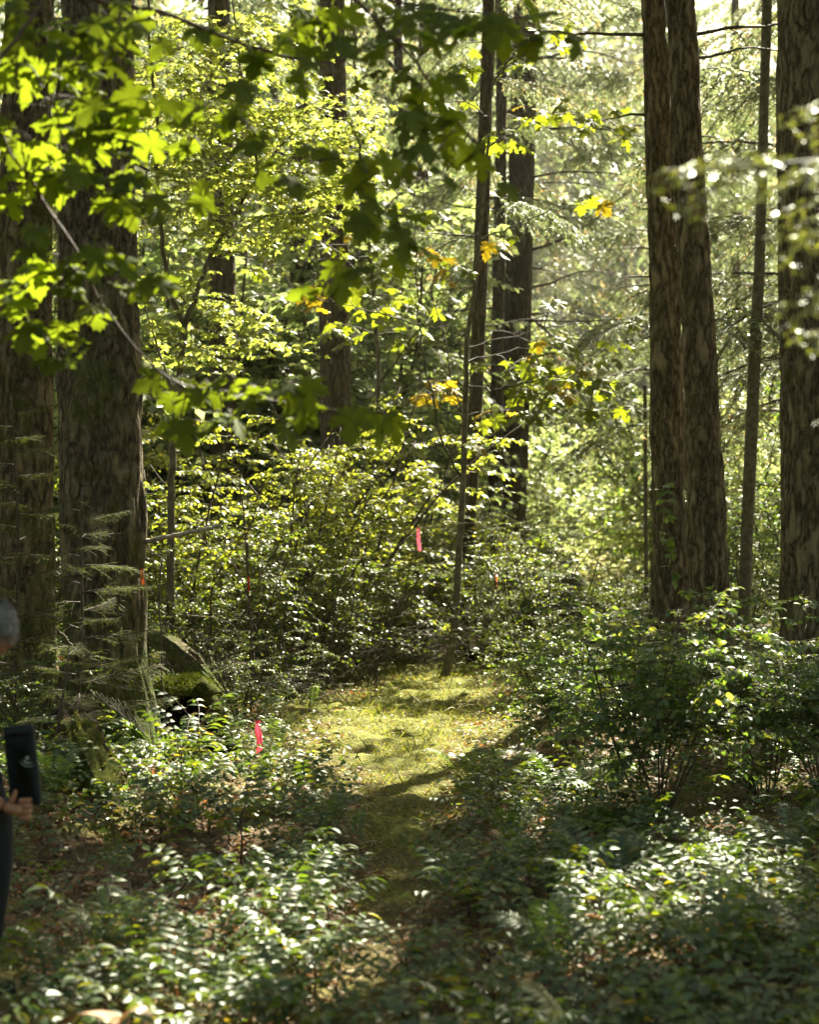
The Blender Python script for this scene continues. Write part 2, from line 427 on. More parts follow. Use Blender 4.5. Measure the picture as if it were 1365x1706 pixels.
def make_shrub(seed, H, W, stems, lat, twigs, leaf, lpt, tmpl, leafmat, stemmat, up=.25, bare=.3, flat=.45, name='shrub'):
    r = np.random.default_rng(seed)
    st = []; g = Geo(); tw = Geo()
    for s in range(stems):
        a = r.uniform(0, 2 * np.pi); sp = r.uniform(.1, 1) * W * .5 / H
        d = np.array([math.cos(a) * sp, math.sin(a) * sp, 1])
        Hs = H * r.uniform(.65, 1.05)
        pts, _ = polyline(r, np.array([math.cos(a), math.sin(a), 0]) * .05 * W, d, Hs, 12, .07, (math.cos(a) * .35, math.sin(a) * .35, 0))
        rad = np.linspace(.010, .003, 13) * (H ** .7) * (.55 if name == 'near' else 1)
        sg = Geo(); sg.tube(pts, rad, 5); st.append(sg)
        for q in range(lat):
            t = r.uniform(bare, 1); i = min(int(t * 12), 11)
            a2 = r.uniform(0, 2 * np.pi)
            L = W * .5 * (1.15 - t * .7) * r.uniform(.5, 1.1)
            d2 = np.array([math.cos(a2), math.sin(a2), up])
            lp, _ = polyline(r, pts[i], d2, L, 6, .12, (0, 0, -.3))
            tw.tube(lp, np.linspace(.004, .0015, 7) * (H ** .5), 3, 0, False)
            for u in range(twigs):
                j = r.integers(1, 6)
                tt = norm(lp[j + 1 if j < 6 else j] - lp[j - 1])
                sd_ = norm(np.cross(tt, [0, 0, 1.0])) * (1 if u % 2 else -1)
                tp, _ = polyline(r, lp[j], tt + sd_ * r.uniform(.5, 1.1), L * r.uniform(.3, .6), 4, .15, (0, 0, -.15))
                tw.tube(tp, .0016 * H ** .5, 3, 0, False)
                pos, MM = leaves_along(r, tp, lpt, leaf, flat)
                g.inst(*tmpl, MM, pos)
            pos, MM = leaves_along(r, lp, lpt, leaf, flat)
            g.inst(*tmpl, MM, pos)
    return dict(stems=[s.mesh('stem', stemmat) for s in st], twig=tw.mesh('twigs', stemmat), leaf=g.mesh('foliage', leafmat))

def place_shrub(tp, name, label, cat, loc, rz, s, group=None, merged=False, leafmat=None):
    o = thing(name, label, cat, loc, (0, 0, rz), group, s)
    for m in tp['stems']:
        link('stem', m, o)
    t = link('twigs', tp['twig'], o, kind='stuff')
    me = tp['leaf']
    if leafmat:
        key = me.name + leafmat
        if key not in _variants:
            c = me.copy(); c.materials.clear(); c.materials.append(M[leafmat]); _variants[key] = c
        me = _variants[key]
    link('foliage', me, o, kind='stuff')
    return o
_variants = {}

# conifer bough: arching axis along +Y, side shoots hanging with needles
def make_bough(seed, L=1.0, nside=16, needles=10, nl=.03, nw=.004, droop=.35, mat='needle', hang=.5, barkm='twig'):
    r = np.random.default_rng(seed)
    pts, _ = polyline(r, np.zeros(3), np.array([0, 1, .12]), L, 10, .05, (0, 0, -droop * 1.6))
    wood = Geo(); g = Geo()
    wood.tube(pts, np.linspace(.012, .003, 11) * L, 4)
    tv = np.array([[0, 0, 0], [1, .5, 0], [0, 1, 0.]]) * np.array([nw, nl, 1]); tf = np.array([(0, 1, 2)])
    tv = np.array([[-nw / 2, 0, 0], [nw / 2, 0, 0], [0, nl, 0]]) 
    for s in range(nside):
        t = .12 + .85 * s / nside
        i = min(int(t * 10), 9); p = pts[i] + (pts[i + 1] - pts[i]) * (t * 10 - i)
        side = 1 if s % 2 else -1
        ln = L * (.42 * (1 - t) ** .7 + .08) * r.uniform(.7, 1.2)
        sp, _ = polyline(r, p, np.array([side * .9, .75, -.1]), ln, 5, .12, (0, 0, -hang))
        wood.tube(sp, .0025 * L, 3, 0, False)
        subs = [sp]
        for q in range(4):
            j = 1 + q
            sd2 = 1 if q % 2 else -1
            tt = norm(sp[min(j + 1, 5)] - sp[j - 1])
            lat = norm(np.cross(tt, [0, 0, 1.0])) * sd2
            s2, _ = polyline(r, sp[j], tt * .7 + lat * .8, ln * .38, 3, .1, (0, 0, -hang * .9))
            subs.append(s2)
        for sb in subs:
            k = max(3, int(needles * np.linalg.norm(sb[-1] - sb[0]) / (L * .1)))
            pos, MM = leaves_along(r, sb, k, 1.0, .5, .1, 0)
            g.inst(tv, tf, MM, pos)
    return wood.mesh('bough_wood', M[barkm]), g.mesh('bough_needles', M[mat])

# ------------------------------------------------------------------ trunks
def trunk_mesh(cx, cy, zs, rad, amp, mat, sides=64, vstep=.05, seed=0, flare=None, furrow=(11, 2.0)):
    """trunk following centre line cx(z), cy(z) with radius rad(z), furrows as real relief"""
    z = np.arange(zs[0], zs[1], vstep)
    th = np.linspace(0, 2 * np.pi, sides, endpoint=False)
    Z, T = np.meshgrid(z, th, indexing='ij')
    Rr = np.broadcast_to(rad(z)[:, None], Z.shape)
    cxz = cx(z)[:, None]; cyz = cy(z)[:, None]
    X = np.cos(T) * Rr; Y = np.sin(T) * Rr
    wx = fbm(X * 5, Y * 5, Z * 1.6, seed + 1, 2) - .5
    a = noise3((X + wx * .16) * furrow[0] + 50, (Y + wx * .16) * furrow[0] + 50, Z * furrow[1] + wx * 1.2, seed + 2)
    b = noise3((X - wx * .1) * furrow[0] * 2.1 + 50, Y * furrow[0] * 2.1 + 50, Z * furrow[1] * 2.4, seed + 3)
    rd = 1 - np.abs(2 * a - 1) ** .7
    disp = amp * ((np.abs(2 * a - 1) ** .6) * .9 + (b - .5) * .5 - .55)
    big = (fbm(X * 1.5 + 20, Y * 1.5, Z * .5, seed + 5, 2) - .5) * .16
    Rn = Rr * (1 + big) + disp
    if flare:
        h0, k, nb = flare
        zz = np.clip(Z - zs[0] - .25, 0, None)
        Rn = Rn * (1 + k * np.exp(-zz / h0) * (.6 + .55 * np.cos(T * nb + seed + .8 * np.sin(T * 2))))
    ring = np.stack([cxz + np.cos(T) * Rn, cyz + np.sin(T) * Rn, Z], -1)
    g = Geo(); g.grid(ring, True, 0, False)
    return g.mesh('trunk', mat)

def px_trunk(name, label, pts, d, bark, amp=.02, sides=48, vstep=.07, seed=0, top=16., flare=None, cat='tree', taper=.02, group=None, nobase=False, furrow=(11, 2.0)):
    """pts: (photo y, centre x, width px) top to bottom -> a trunk standing at distance d"""
    pts = sorted(pts)
    yy = np.array([p[0] for p in pts], float)
    zz = (CAMZ - (yy - HOR) * d / F)[::-1]
    xs = ((np.array([p[1] for p in pts]) - 682.5) * d / F)[::-1]
    rr = (np.array([p[2] for p in pts]) * d / F / 2)[::-1]
    sl0 = (xs[1] - xs[0]) / (zz[1] - zz[0]); sl1 = (xs[-1] - xs[-2]) / (zz[-1] - zz[-2])
    sl0 = max(-.05, min(.05, sl0)); 
    base_x = xs[0] + (0 - zz[0]) * sl0 if zz[0] > 0 else xs[0]
    zb = float(gz(base_x, d))
    def cxf(z):
        r_ = np.interp(z, zz, xs)
        r_ = np.where(z < zz[0], xs[0] + (z - zz[0]) * sl0, r_)
        return np.where(z > zz[-1], xs[-1] + (z - zz[-1]) * sl1, r_) - base_x
    def rf(z):
        r_ = np.interp(z, zz, rr)
        return np.clip(np.where(z > zz[-1], rr[-1] * np.clip(1 - (z - zz[-1]) / 26, .15, 1), r_), .01, None)
    o = thing(name, label, cat, (base_x, d, zb), (0, 0, 0), group)
    me = trunk_mesh(lambda z: cxf(z + zb), lambda z: z * 0, (-.25, top), lambda z: rf(z + zb), amp, bark, sides, vstep, seed, flare, furrow)
    link('trunk', me, o)
    o_info = dict(o=o, x=base_x, y=d, zb=zb, cx=cxf, r=rf)
    return o_info

def stub(info, z, ang, L, r0, mat='twig', up=.1, seed=0, crook=.15, name='branch'):
    """dead branch stub on a trunk; ang in degrees, 0 = right, -90 = toward camera"""
    rr = np.random.default_rng(seed + 900)
    zl = z - info['zb']
    p = np.array([float(info['cx'](np.array(z))), 0, zl])
    d = np.array([math.cos(R(ang)), math.sin(R(ang)), up])
    p = p + norm(d) * float(info['r'](np.array(z))) * .7
    pts, _ = polyline(rr, p, d, L, 7, crook, (0, 0, -.1))
    g = Geo(); g.tube(pts, np.linspace(r0, r0 * .3, 8), 5)
    if L > .8:
        for q in range(4):
            i = rr.integers(2, 7)
            t2, _ = polyline(rr, pts[i], norm(d) + rr.normal(0, .6, 3), L * .3, 4, .2, (0, 0, -.2))
            g.tube(t2, np.linspace(r0 * .35, r0 * .12, 5), 3)
    link(name, g.mesh('branch', M[mat]), info['o'])

#@@STRUCTURE
# ------------------------------------------------------------------ ground, far road
def build_ground():
    ys = np.concatenate([np.arange(-14, 4, 1.0), np.arange(4, 24, .055), np.arange(24, 40, .4), np.arange(40, 100, 2.5), np.linspace(100, 262, 9)])
    xs_n = np.concatenate([-np.linspace(150, 40, 8), -np.arange(38, 7, -2.0), np.arange(-6.2, 6.2, .06), np.arange(7, 40, 2.0), np.linspace(42, 150, 8)])
    X, Y = np.meshgrid(xs_n, ys)
    Z = gz(X, Y)
    nr_ = (Y < 24) & (Y > 4) & (np.abs(X) < 6.2)
    Z = Z + nr_ * ((fbm(X * 3.2, Y * 3.2, 0, 45, 2) - .5) * .12 + (fbm(X * 7, Y * 7, 0, 41, 3) - .5) * .09 + (noise3(X * 16, Y * 16, 0, 43) - .5) * .03)
    g = Geo(); g.grid(np.stack([X, Y, Z], -1)[:, ::1], False)
    me = g.mesh('ground', M['ground'])
    dx = np.abs(X - path_x(Y)) / (path_w(Y) + .001)
    mossm = np.clip(1.7 - dx, 0, 1) * np.clip((26 - Y) / 3, 0, 1) * np.clip((Y - 9.0) / 5.5, .25, .85)
    n_ = fbm(X * 1.1, Y * 1.1, 0, 31)
    mossm = np.clip(mossm + np.clip((n_ - .55) * 4, 0, .5), 0, 1)
    grass = np.clip((Y - 44) / 10, 0, 1)
    at = me.attributes.new('floor_mix', 'FLOAT_COLOR', 'POINT')
    c = np.zeros((X.size, 4), np.float32); c[:, 0] = mossm.ravel(); c[:, 1] = grass.ravel(); c[:, 3] = 1
    at.data.foreach_set('color', c.ravel())
    # flip to face up
    me.flip_normals() if me.polygons[0].normal.z < 0 else None
    link('ground', me, kind='structure')
build_ground()

def build_road():
    xs = np.linspace(-60, 60, 60); g = Geo()
    rows = []
    for k, off in enumerate((0, 1.5, 3, 4.5)):
        y = 74 + xs * .10 + off
        rows.append(np.stack([xs, y, gz(xs, y) * 0 + .16 + .05 * math.sin(k)], -1))
    g.grid(np.array(rows), False)
    me = g.mesh('road', solid('gravel', (.42, .41, .38), .9, (.55, .54, .50), 3, .4, 30))
    if me.polygons[0].normal.z < 0: me.flip_normals()
    link('gravel_road', me, kind='structure')
build_road()
def build_hill():
    xs = np.linspace(-150, 150, 45); ys = np.linspace(125, 260, 26)
    X, Y = np.meshgrid(xs, ys)
    Z = -1 + np.clip((Y - 128) / 110, 0, 1) ** .8 * 62 + (fbm(X * .03, Y * .03, 0, 91) - .5) * 8 * np.clip((Y - 130) / 40, 0, 1)
    g = Geo(); g.grid(np.stack([X, Y, Z], -1), False)
    me = g.mesh('hill', solid('hill_floor', (.05, .06, .02), 1, (.10, .10, .04), .2))
    if me.polygons[0].normal.z < 0: me.flip_normals()
    link('wooded_hill', me, kind='structure')
    r = np.random.default_rng(93); g = Geo()
    n = 420
    ty = 130 + 112 * r.uniform(0, 1, n) ** 1.1; tx = r.uniform(-1, 1, n) * ty * .36
    tz = -1 + np.clip((ty - 128) / 110, 0, 1) ** .8 * 62
    for x, y, z in zip(tx, ty, tz):
        H = r.uniform(14, 24); k = 110
        t = r.uniform(.05, 1, k); a = r.uniform(0, 6.28, k); rad = 4.2 * (1 - t) * r.uniform(.5, 1, k) + .3
        pos = np.stack([x + np.cos(a) * rad * .5, y + np.sin(a) * rad * .5, z + H * t], -1)
        fw = np.stack([np.cos(a), np.sin(a), np.full(k, -.5)], -1)
        MM = frames(fw, np.array([0, 0, 1.0]) + r.normal(0, .4, (k, 3))) * (.9 + 1.5 * (1 - t))[:, None, None]
        g.inst(LEAF_QUAD[0], LEAF_QUAD[1], MM, pos)
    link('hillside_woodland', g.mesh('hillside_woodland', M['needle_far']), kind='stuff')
build_hill()
#@@TREES
# ------------------------------------------------------------------ the standing trunks
FLARE = (.35, .35, 3)
T = {}
T['T2'] = px_trunk('old_fir_tree', 'thick dark mossy fir trunk in the left foreground with pale bark at its foot', [(0, 160, 122), (300, 163, 128), (500, 164, 136), (700, 167, 145), (900, 170, 144), (1100, 172, 140), (1200, 176, 160)], 13.2, M['bark_old'], .050, 130, .035, 11, flare=(.3, .25, 4), furrow=(9, 1.7))
T['T1'] = px_trunk('old_fir_tree', 'dark furrowed trunk cut off by the left edge, just left of the thickest trunk', [(0, 48, 82), (300, 42, 86), (650, 43, 90), (1000, 44, 96)], 15.5, M['bark_old'], .042, 90, .05, 23)
T['T9a'] = px_trunk('twin_fir_tree', 'left and darker stem of the pair of close fir trunks at right', [(0, 1089, 40), (250, 1099, 46), (500, 1109, 51), (900, 1116, 63), (1100, 1117, 68)], 19.8, M['bark_fir'], .04, 100, .04, 35, flare=FLARE)
T['T9b'] = px_trunk('twin_fir_tree', 'right stem of the pair of close fir trunks, sunlit along its left seam', [(0, 1135, 50), (250, 1147, 51), (500, 1162, 55), (900, 1179, 66), (1000, 1184, 72), (1100, 1187, 76)], 19.0, M['bark_fir'], .04, 110, .04, 47, flare=FLARE)
T['T11'] = px_trunk('big_fir_tree', 'broad brown furrowed trunk cut off by the right edge', [(0, 1350, 110), (500, 1352, 104), (900, 1358, 110), (1100, 1360, 118)], 17.2, M['bark_fir'], .042, 120, .04, 59, flare=FLARE)
T['T10'] = px_trunk('slender_tree', 'slim leaning smooth trunk between the twin firs and the right edge trunk', [(0, 1279, 17), (450, 1266, 18), (600, 1258, 20), (950, 1243, 21)], 24, M['bark_smooth'], .005, 24, .12, 61)
T['T7'] = px_trunk('slender_fir_tree', 'thin leaning trunk just right of the forked maple sapling in the centre', [(0, 815, 20), (300, 806, 25), (600, 796, 24), (760, 788, 22)], 24.5, M['bark_far'], .012, 30, .1, 71)
T['T8'] = px_trunk('grey_fir_tree', 'old grey fir trunk in the centre distance with many dead lower boughs', [(0, 876, 40), (300, 870, 44), (600, 860, 50), (760, 850, 62)], 35, M['bark_far'], .03, 40, .12, 83, top=22)
T['T8b'] = px_trunk('slender_fir_tree', 'thin dark trunk squeezed between the leaning trunk and the old grey fir', [(0, 838, 18), (300, 834, 20), (800, 826, 24)], 33, M['bark_far'], .015, 28, .15, 87, top=20)
T['T4'] = px_trunk('fir_tree', 'dark trunk rising from the bright bushes left of the centre', [(0, 553, 44), (400, 556, 48), (700, 560, 52)], 26.5, M['bark_far'], .022, 44, .09, 91, top=18)
T['T5'] = px_trunk('fir_tree', 'narrower trunk close left of the dark trunk above the bright bushes', [(0, 498, 32), (400, 501, 35), (700, 502, 38)], 34, M['bark_far'], .02, 32, .12, 95, top=20)
T['T3'] = px_trunk('fir_tree', 'distant trunk behind the forked sapling and its yellow green leaves', [(0, 364, 38), (300, 369, 42), (700, 372, 46)], 28.5, M['bark_far'], .022, 40, .09, 99, top=18)
T['T6'] = px_trunk('fir_tree', 'pale far trunk with a sunlit right edge seen between two darker trunks', [(0, 452, 22), (500, 457, 24), (700, 458, 26)], 46, M['bark_far'], .02, 24, .2, 103, top=24)
T['T12'] = px_trunk('fir_tree', 'hazy far trunk seen left of the pink ribbon twig, high in the gap', [(0, 708, 20), (440, 703, 23), (740, 698, 26)], 47, M['bark_far'], .02, 24, .2, 107, top=24)
T['T13'] = px_trunk('slender_fir_tree', 'very thin dark stem hugging the left side of the twin firs', [(300, 1073, 5), (900, 1077, 7)], 27, M['bark_smooth'], .003, 12, .3, 109, top=4.2)
T['T14'] = px_trunk('fir_tree', 'far trunk seen faintly between the twin firs and the slim leaning trunk', [(0, 1226, 14), (900, 1228, 19)], 52, M['bark_far'], .02, 20, .3, 113, top=24)

# leafy sprig climbing in front of the twin firs
def ovate_sprig(name, label, pts, n, size, seed, mat='cool_leaf'):
    o = thing(name, label, 'plant', pts[0]); q = smooth_line(np.array(pts) - np.array(pts[0]), 20, .006, seed)
    g = Geo(); g.tube(q, np.linspace(.007, .003, 20), 5); link('stem', g.mesh('stem', M['twig']), o)
    r = np.random.default_rng(seed); lm = Geo(); lm.add(*OVATE); me = lm.mesh('leaf', M[mat])
    for k in range(n):
        p = q[int(r.uniform(.2, 1) * 19)]
        link('leaf', me, o, p, (r.normal(-.3, .3), r.normal(0, .3), r.uniform(0, 6.28)), (size * 1.4 * r.uniform(.7, 1.2), size * r.uniform(.8, 1.2), size))
def smooth_line(p, n=None, w=.0, seed=0):
    p = np.asarray(p); k = len(p); n = n or k * 4
    t = np.linspace(0, k - 1, n); i = np.minimum(t.astype(int), k - 2); f = (t - i)[:, None]
    p0 = p[np.maximum(i - 1, 0)]; p1 = p[i]; p2 = p[i + 1]; p3 = p[np.minimum(i + 2, k - 1)]
    q = .5 * ((2 * p1) + (-p0 + p2) * f + (2 * p0 - 5 * p1 + 4 * p2 - p3) * f ** 2 + (-p0 + 3 * p1 - 3 * p2 + p3) * f ** 3)
    if w: q = q + np.random.default_rng(seed).normal(0, w, q.shape) * np.r_[0, np.ones(n - 2), 0][:, None]
    return q
ovate_sprig('climbing_sprig', 'upright leafy sprig growing in front of the left twin fir stem', [P(1118, 1010, 18.2), P(1122, 950, 18.2), P(1112, 880, 18.2), P(1108, 800, 18.2)], 26, .13, 3)

# dead stubs on trunks
for k, (tk, py, ang, L, r0) in enumerate([
    ('T9a', 195, 185, .55, .022), ('T9a', 350, 175, .22, .012), ('T9a', 465, 183, .45, .014), ('T9a', 562, 178, .3, .012), ('T9a', 60, 190, 1.6, .025),
    ('T9a', 660, 170, .15, .012), ('T9b', 60, 5, 1.5, .025), ('T9b', 100, -12, 1.2, .018), ('T9b', 230, -5, .3, .012), ('T9b', 270, 8, .25, .012), ('T9b', 395, 15, .4, .014),
    ('T9b', 600, 0, .15, .01), ('T9a', 420, -80, .35, .012), ('T11', 600, 185, .35, .01), ('T10', 600, -10, .35, .008), ('T10', 545, 20, .15, .008),
    ('T8', 540, -30, 1.8, .03), ('T8', 300, -40, 2.4, .03), ('T8', 420, -20, 2.6, .035), ('T8', 200, -10, 2.6, .035), ('T8', 100, 10, 3., .035), ('T8', 480, 20, 2.2, .03), ('T8', 600, -25, 1.6, .025), ('T8', 260, 190, 2., .03),
    ('T7', 545, -8, 1.3, .012), ('T7', 550, 10, 1.0, .01), ('T7', 350, 185, 1., .012), ('T7', 480, 170, .8, .01),
    ('T2', 245, 20, .45, .028), ('T2', 275, -5, .22, .02), ('T2', 828, 8, .22, .012), ('T3', 425, 0, .9, .02), ('T5', 420, 5, .8, .02), ('T4', 300, 10, .6, .015)]):
    d = T[tk]['y']
    z = CAMZ - (py - HOR) * d / F
    stub(T[tk], z, ang, L, r0, seed=k)

# ------------------------------------------------------------------ canopy above the frame: crowns of the standing firs and added neighbours, holed to aim the sun
LIGHT = [  # chosen sun spots, crowns are cut open toward the sun above each: (point, radius)
    (P(620, 1215, 15.5), .50), (P(560, 1200, 16), .45), (P(720, 1205, 16), .45), (P(690, 1292, 12.8), .22), (P(795, 1160, 18.3), .25),
    (P(660, 1500, 8.6), .07), (P(320, 1300, 11.3), .28), (P(250, 1420, 9.8), .22), (P(120, 1330, 9.6), .2), (P(400, 1400, 9.9), .2),
    (P(620, 1600, 7.5), .22), (P(420, 1600, 7.4), .18), (P(860, 1590, 7.6), .16), (P(1180, 1480, 9.0), .2), (P(1300, 1560, 8.2), .14), (P(900, 1460, 9.3), .12), (P(1000, 1560, 8), .18), (P(820, 1270, 13.3), .25),
    (P(130, 1100, 11.5), .25), (P(205, 1050, 13), .18), (P(950, 1240, 14), .18), (P(1050, 1020, 12), .3), (P(1250, 1020, 12), .2), (P(1330, 1200, 13), .3),
    (P(120, 590, 6.6), .22), (P(60, 560, 6.6), .15), (P(310, 700, 6.6), .18), (P(180, 480, 6.6), .15), (P(130, 250, 6.6), .3), (P(80, 80, 6.5), .25), (P(220, 60, 6.5), .2), (P(220, 300, 6.5), .2), (P(500, 115, 6.5), .1), (P(780, 255, 6.5), .15),
    (P(1120, 1620, 7.0), .15), (P(1240, 1640, 7.0), .12),
    (P(300, 1000, 14), .3), (P(600, 980, 19), .25),
]
for px, py in ((250, 700), (350, 650), (450, 640), (560, 620), (620, 720), (700, 780), (480, 780), (350, 800), (280, 900), (560, 860)):
    LIGHT.append((P(px, py, 21), .75))
for px, py in ((280, 120), (350, 250), (430, 330), (520, 260), (560, 180), (450, 180), (300, 330), (480, 390), (400, 450), (400, 560), (540, 330)):
    LIGHT.append((P(px, py, 18.5), .85))
for px, py in ((900, 640), (980, 640), (860, 110), (960, 180), (1040, 210), (760, 450), (970, 340), (1050, 530), (850, 690), (750, 640), (920, 600), (1000, 690), (620, 380), (680, 480)):
    LIGHT.append((P(px, py, 21), .65))

for px, py, d, r_ in ((960, 830, 40, 2.5), (1000, 860, 50, 3), (900, 800, 35, 1.5), (1280, 900, 30, 1.5), (1240, 800, 30, 1.5), (150, 200, 6.5, .55), (700, 150, 6.8, .16), (750, 225, 6.8, .12), (620, 80, 6.8, .15), (600, 390, 6.8, .12), (670, 375, 6.8, .1), (350, 190, 6.8, .2), (880, 1690, 5.7, .3), (190, 1690, 6.1, .25), (230, 1440, 9.6, .2), (380, 1330, 11, .2), (620, 1230, 15, .6), (700, 1290, 12.8, .3), (80, 80, 6.5, .5), (110, 430, 6.6, .45), (330, 680, 6.8, .35), (1290, 300, 4.4, .6), (1320, 480, 4.4, .5), (1150, 270, 4.4, .3), (1080, 1030, 11, .45), (1250, 1000, 12, .4), (980, 1080, 13.5, .35), (1180, 1050, 11, .3), (1000, 1030, 12, .3), (330, 1260, 12, .3), (450, 1300, 12, .2), (300, 1400, 10, .22), (820, 1300, 12.8, .3), (1130, 1470, 9.1, .22), (700, 1600, 7.4, .12), (400, 1560, 7.9, .22)):
    LIGHT.append((P(px, py, d), r_))
_q = np.random.default_rng(1234)
for k in range(18):
    py = _q.uniform(1560, 1720); px = _q.uniform(40, 1340)
    LIGHT.append((P(px, py, 5600 / (py - 853)), _q.uniform(.04, .12)))
for k in range(64):      # small scattered gaps cut to fleck the foreground plants with sun
    py = _q.uniform(1300, 1700); px = _q.uniform(80, 1350)
    if 1330 < py < 1490 and 540 < px < 800: continue
    LIGHT.append((P(px, py, 5600 / (py - 853)), _q.uniform(.04, .15)))
for px, py, d in ((900, 1060, 13), (1000, 1060, 12), (1100, 1050, 11.5), (1180, 1080, 11.5), (1290, 1060, 12), (1100, 980, 15), (1000, 980, 15.5), (1300, 1150, 12)):
    LIGHT.append((P(px, py, d), .22))
def lit_mask(c, extra=.22):
    keep = np.ones(len(c), bool)
    for p, r_ in LIGHT:
        v = c - p
        t = v @ SUN
        dist = np.linalg.norm(v - t[:, None] * SUN, axis=1)
        keep &= ~((t > 0) & (dist < r_ + (extra if r_ > .21 else .13)))
    return keep

def in_view(c, m=.6):
    x, y, z = c[:, 0], c[:, 1], c[:, 2]
    return (z < CAMZ + y * .305 + m) & (np.abs(x) < y * .244 + m + .9) & (y > 0)

SPRAY_V = []; SPRAY_F = []
_r = np.random.default_rng(5)
for i in range(16):
    a = _r.uniform(-1.2, 1.2); o = np.array([_r.uniform(-.3, .3), i / 16 * 1.0, _r.uniform(-.12, .08)])
    dd = np.array([math.sin(a), math.cos(a), _r.uniform(-.5, 0)]); sdv = norm(np.cross(dd, [0, 0, 1]))
    b_ = len(SPRAY_V)
    SPRAY_V += [o - sdv * .035, o + sdv * .035, o + dd * .34 + sdv * .07, o + dd * .45, o + dd * .34 - sdv * .07]
    SPRAY_F += [(b_, b_ + 1, b_ + 2), (b_, b_ + 2, b_ + 4), (b_ + 4, b_ + 2, b_ + 3)]
SPRAY_V = np.array(SPRAY_V); SPRAY_F = np.array(SPRAY_F)

def high_crown(x, y, z0, z1, rad, n, seed, parent, zb):
    r = np.random.default_rng(seed); n = int(n * 2.1)
    t = r.uniform(0, 1, n) ** .8
    z = z0 + (z1 - z0) * t
    rr = rad * (1 - .75 * t) * r.uniform(.15, 1, n) ** .6
    a = r.uniform(0, 2 * np.pi, n)
    c = np.stack([x + np.cos(a) * rr, y + np.sin(a) * rr, z], -1)
    keep = lit_mask(c) & ~in_view(c, .9)
    c = c[keep]; a = a[keep]
    if len(c) < 5: return
    fwd = np.stack([np.cos(a), np.sin(a), np.full(len(a), -.25)], -1) + r.normal(0, .3, (len(a), 3))
    MM = frames(fwd, norm(np.array([0, 0, 1]) + r.normal(0, .25, (len(a), 3)))) * r.uniform(.42, .85, len(a))[:, None, None]
    g = Geo(); g.inst(SPRAY_V, SPRAY_F, MM, c - np.array([x, y, zb]))
    link('crown', g.mesh('crown', M['needle']), parent, kind='stuff')

for k, (tk, z0, z1, rd, n) in enumerate([('T2', 8.5, 26, 3.0, 260), ('T1', 9, 26, 3.2, 260), ('T9a', 9.5, 26, 3.3, 330), ('T9b', 9.5, 27, 3.3, 330), ('T11', 9, 27, 3.6, 420), ('T10', 10, 20, 2.5, 150), ('T7', 11, 20, 2.2, 120), ('T4', 13, 24, 2.4, 120)]):
    i = T[tk]; high_crown(i['x'], i['y'], z0, z1, rd, n, 400 + k, i['o'], i['zb'])

# unseen firs added beyond both edges of the frame to shade the path
for k, (x, y, z0, z1, rd, n) in enumerate([(6.6, 15.5, 4, 24, 3.0, 420), (8.4, 20.5, 5, 26, 3.4, 450), (9.6, 26, 6, 28, 3.6, 420), (6.2, 11.5, 4, 20, 2.6, 300), (12, 32, 8, 30, 4, 300), (-5.4, 17, 5, 26, 2.8, 260), (-7.2, 22, 6, 26, 3, 240)]):
    zb = float(gz(x, y))
    o = thing('added_shade_fir', 'unseen tall fir added just outside the frame to shade the clearing', 'tree', (x, y, zb), (0, 0, 0), 'unseen firs added for shade')
    me = trunk_mesh(lambda z: z * 0, lambda z: z * 0, (-.2, 22), lambda z: .3 * np.clip(1 - z / 30, .1, 1), .02, M['bark_fir'], 20, .5, 700 + k)
    link('trunk', me, o)
    high_crown(x, y, z0, z1, rd, n, 500 + k, o, zb)
#@@UNDERSTORY
# ------------------------------------------------------------------ plant templates
BOUGH = [make_bough(31 + i, 1.0, 22, 13, .036, .011, .35, 'needle_far', 1.0) for i in range(3)]
BOUGH_M = [make_bough(41 + i, 1.0, 22, 10, .026, .0055, .3, 'needle', .6) for i in range(2)]
SH = {}
SH['tall'] = [make_shrub(101 + i, 4.0, 2.6, 8, 18, 4, .085, 8, LEAF_LO, M['small_leaf'], M['twig'], .2, .25) for i in range(2)]
SH['mid'] = [make_shrub(111 + i, 2.2, 2.0, 9, 11, 4, .055, 7, LEAF_LO, M['shrub_leaf'], M['twig'], .25, .2) for i in range(2)]
SH['low'] = [make_shrub(121 + i, 1.1, 1.2, 9, 8, 3, .035, 7, LEAF_LO, M['shrub_leaf'], M['twig'], .3, .15) for i in range(2)]
SH['near'] = [make_shrub(131 + i, 1.7, 1.6, 13, 11, 4, .055, 6, OVATE, M['cool_leaf'], M['twig'], .2, .42, name='near') for i in range(2)]
SH['far'] = [make_shrub(141 + i, 6.0, 5.0, 9, 20, 5, .17, 8, LEAF_QUAD, M['far_leaf'], M['twig'], .15, .08, .6) for i in range(2)]

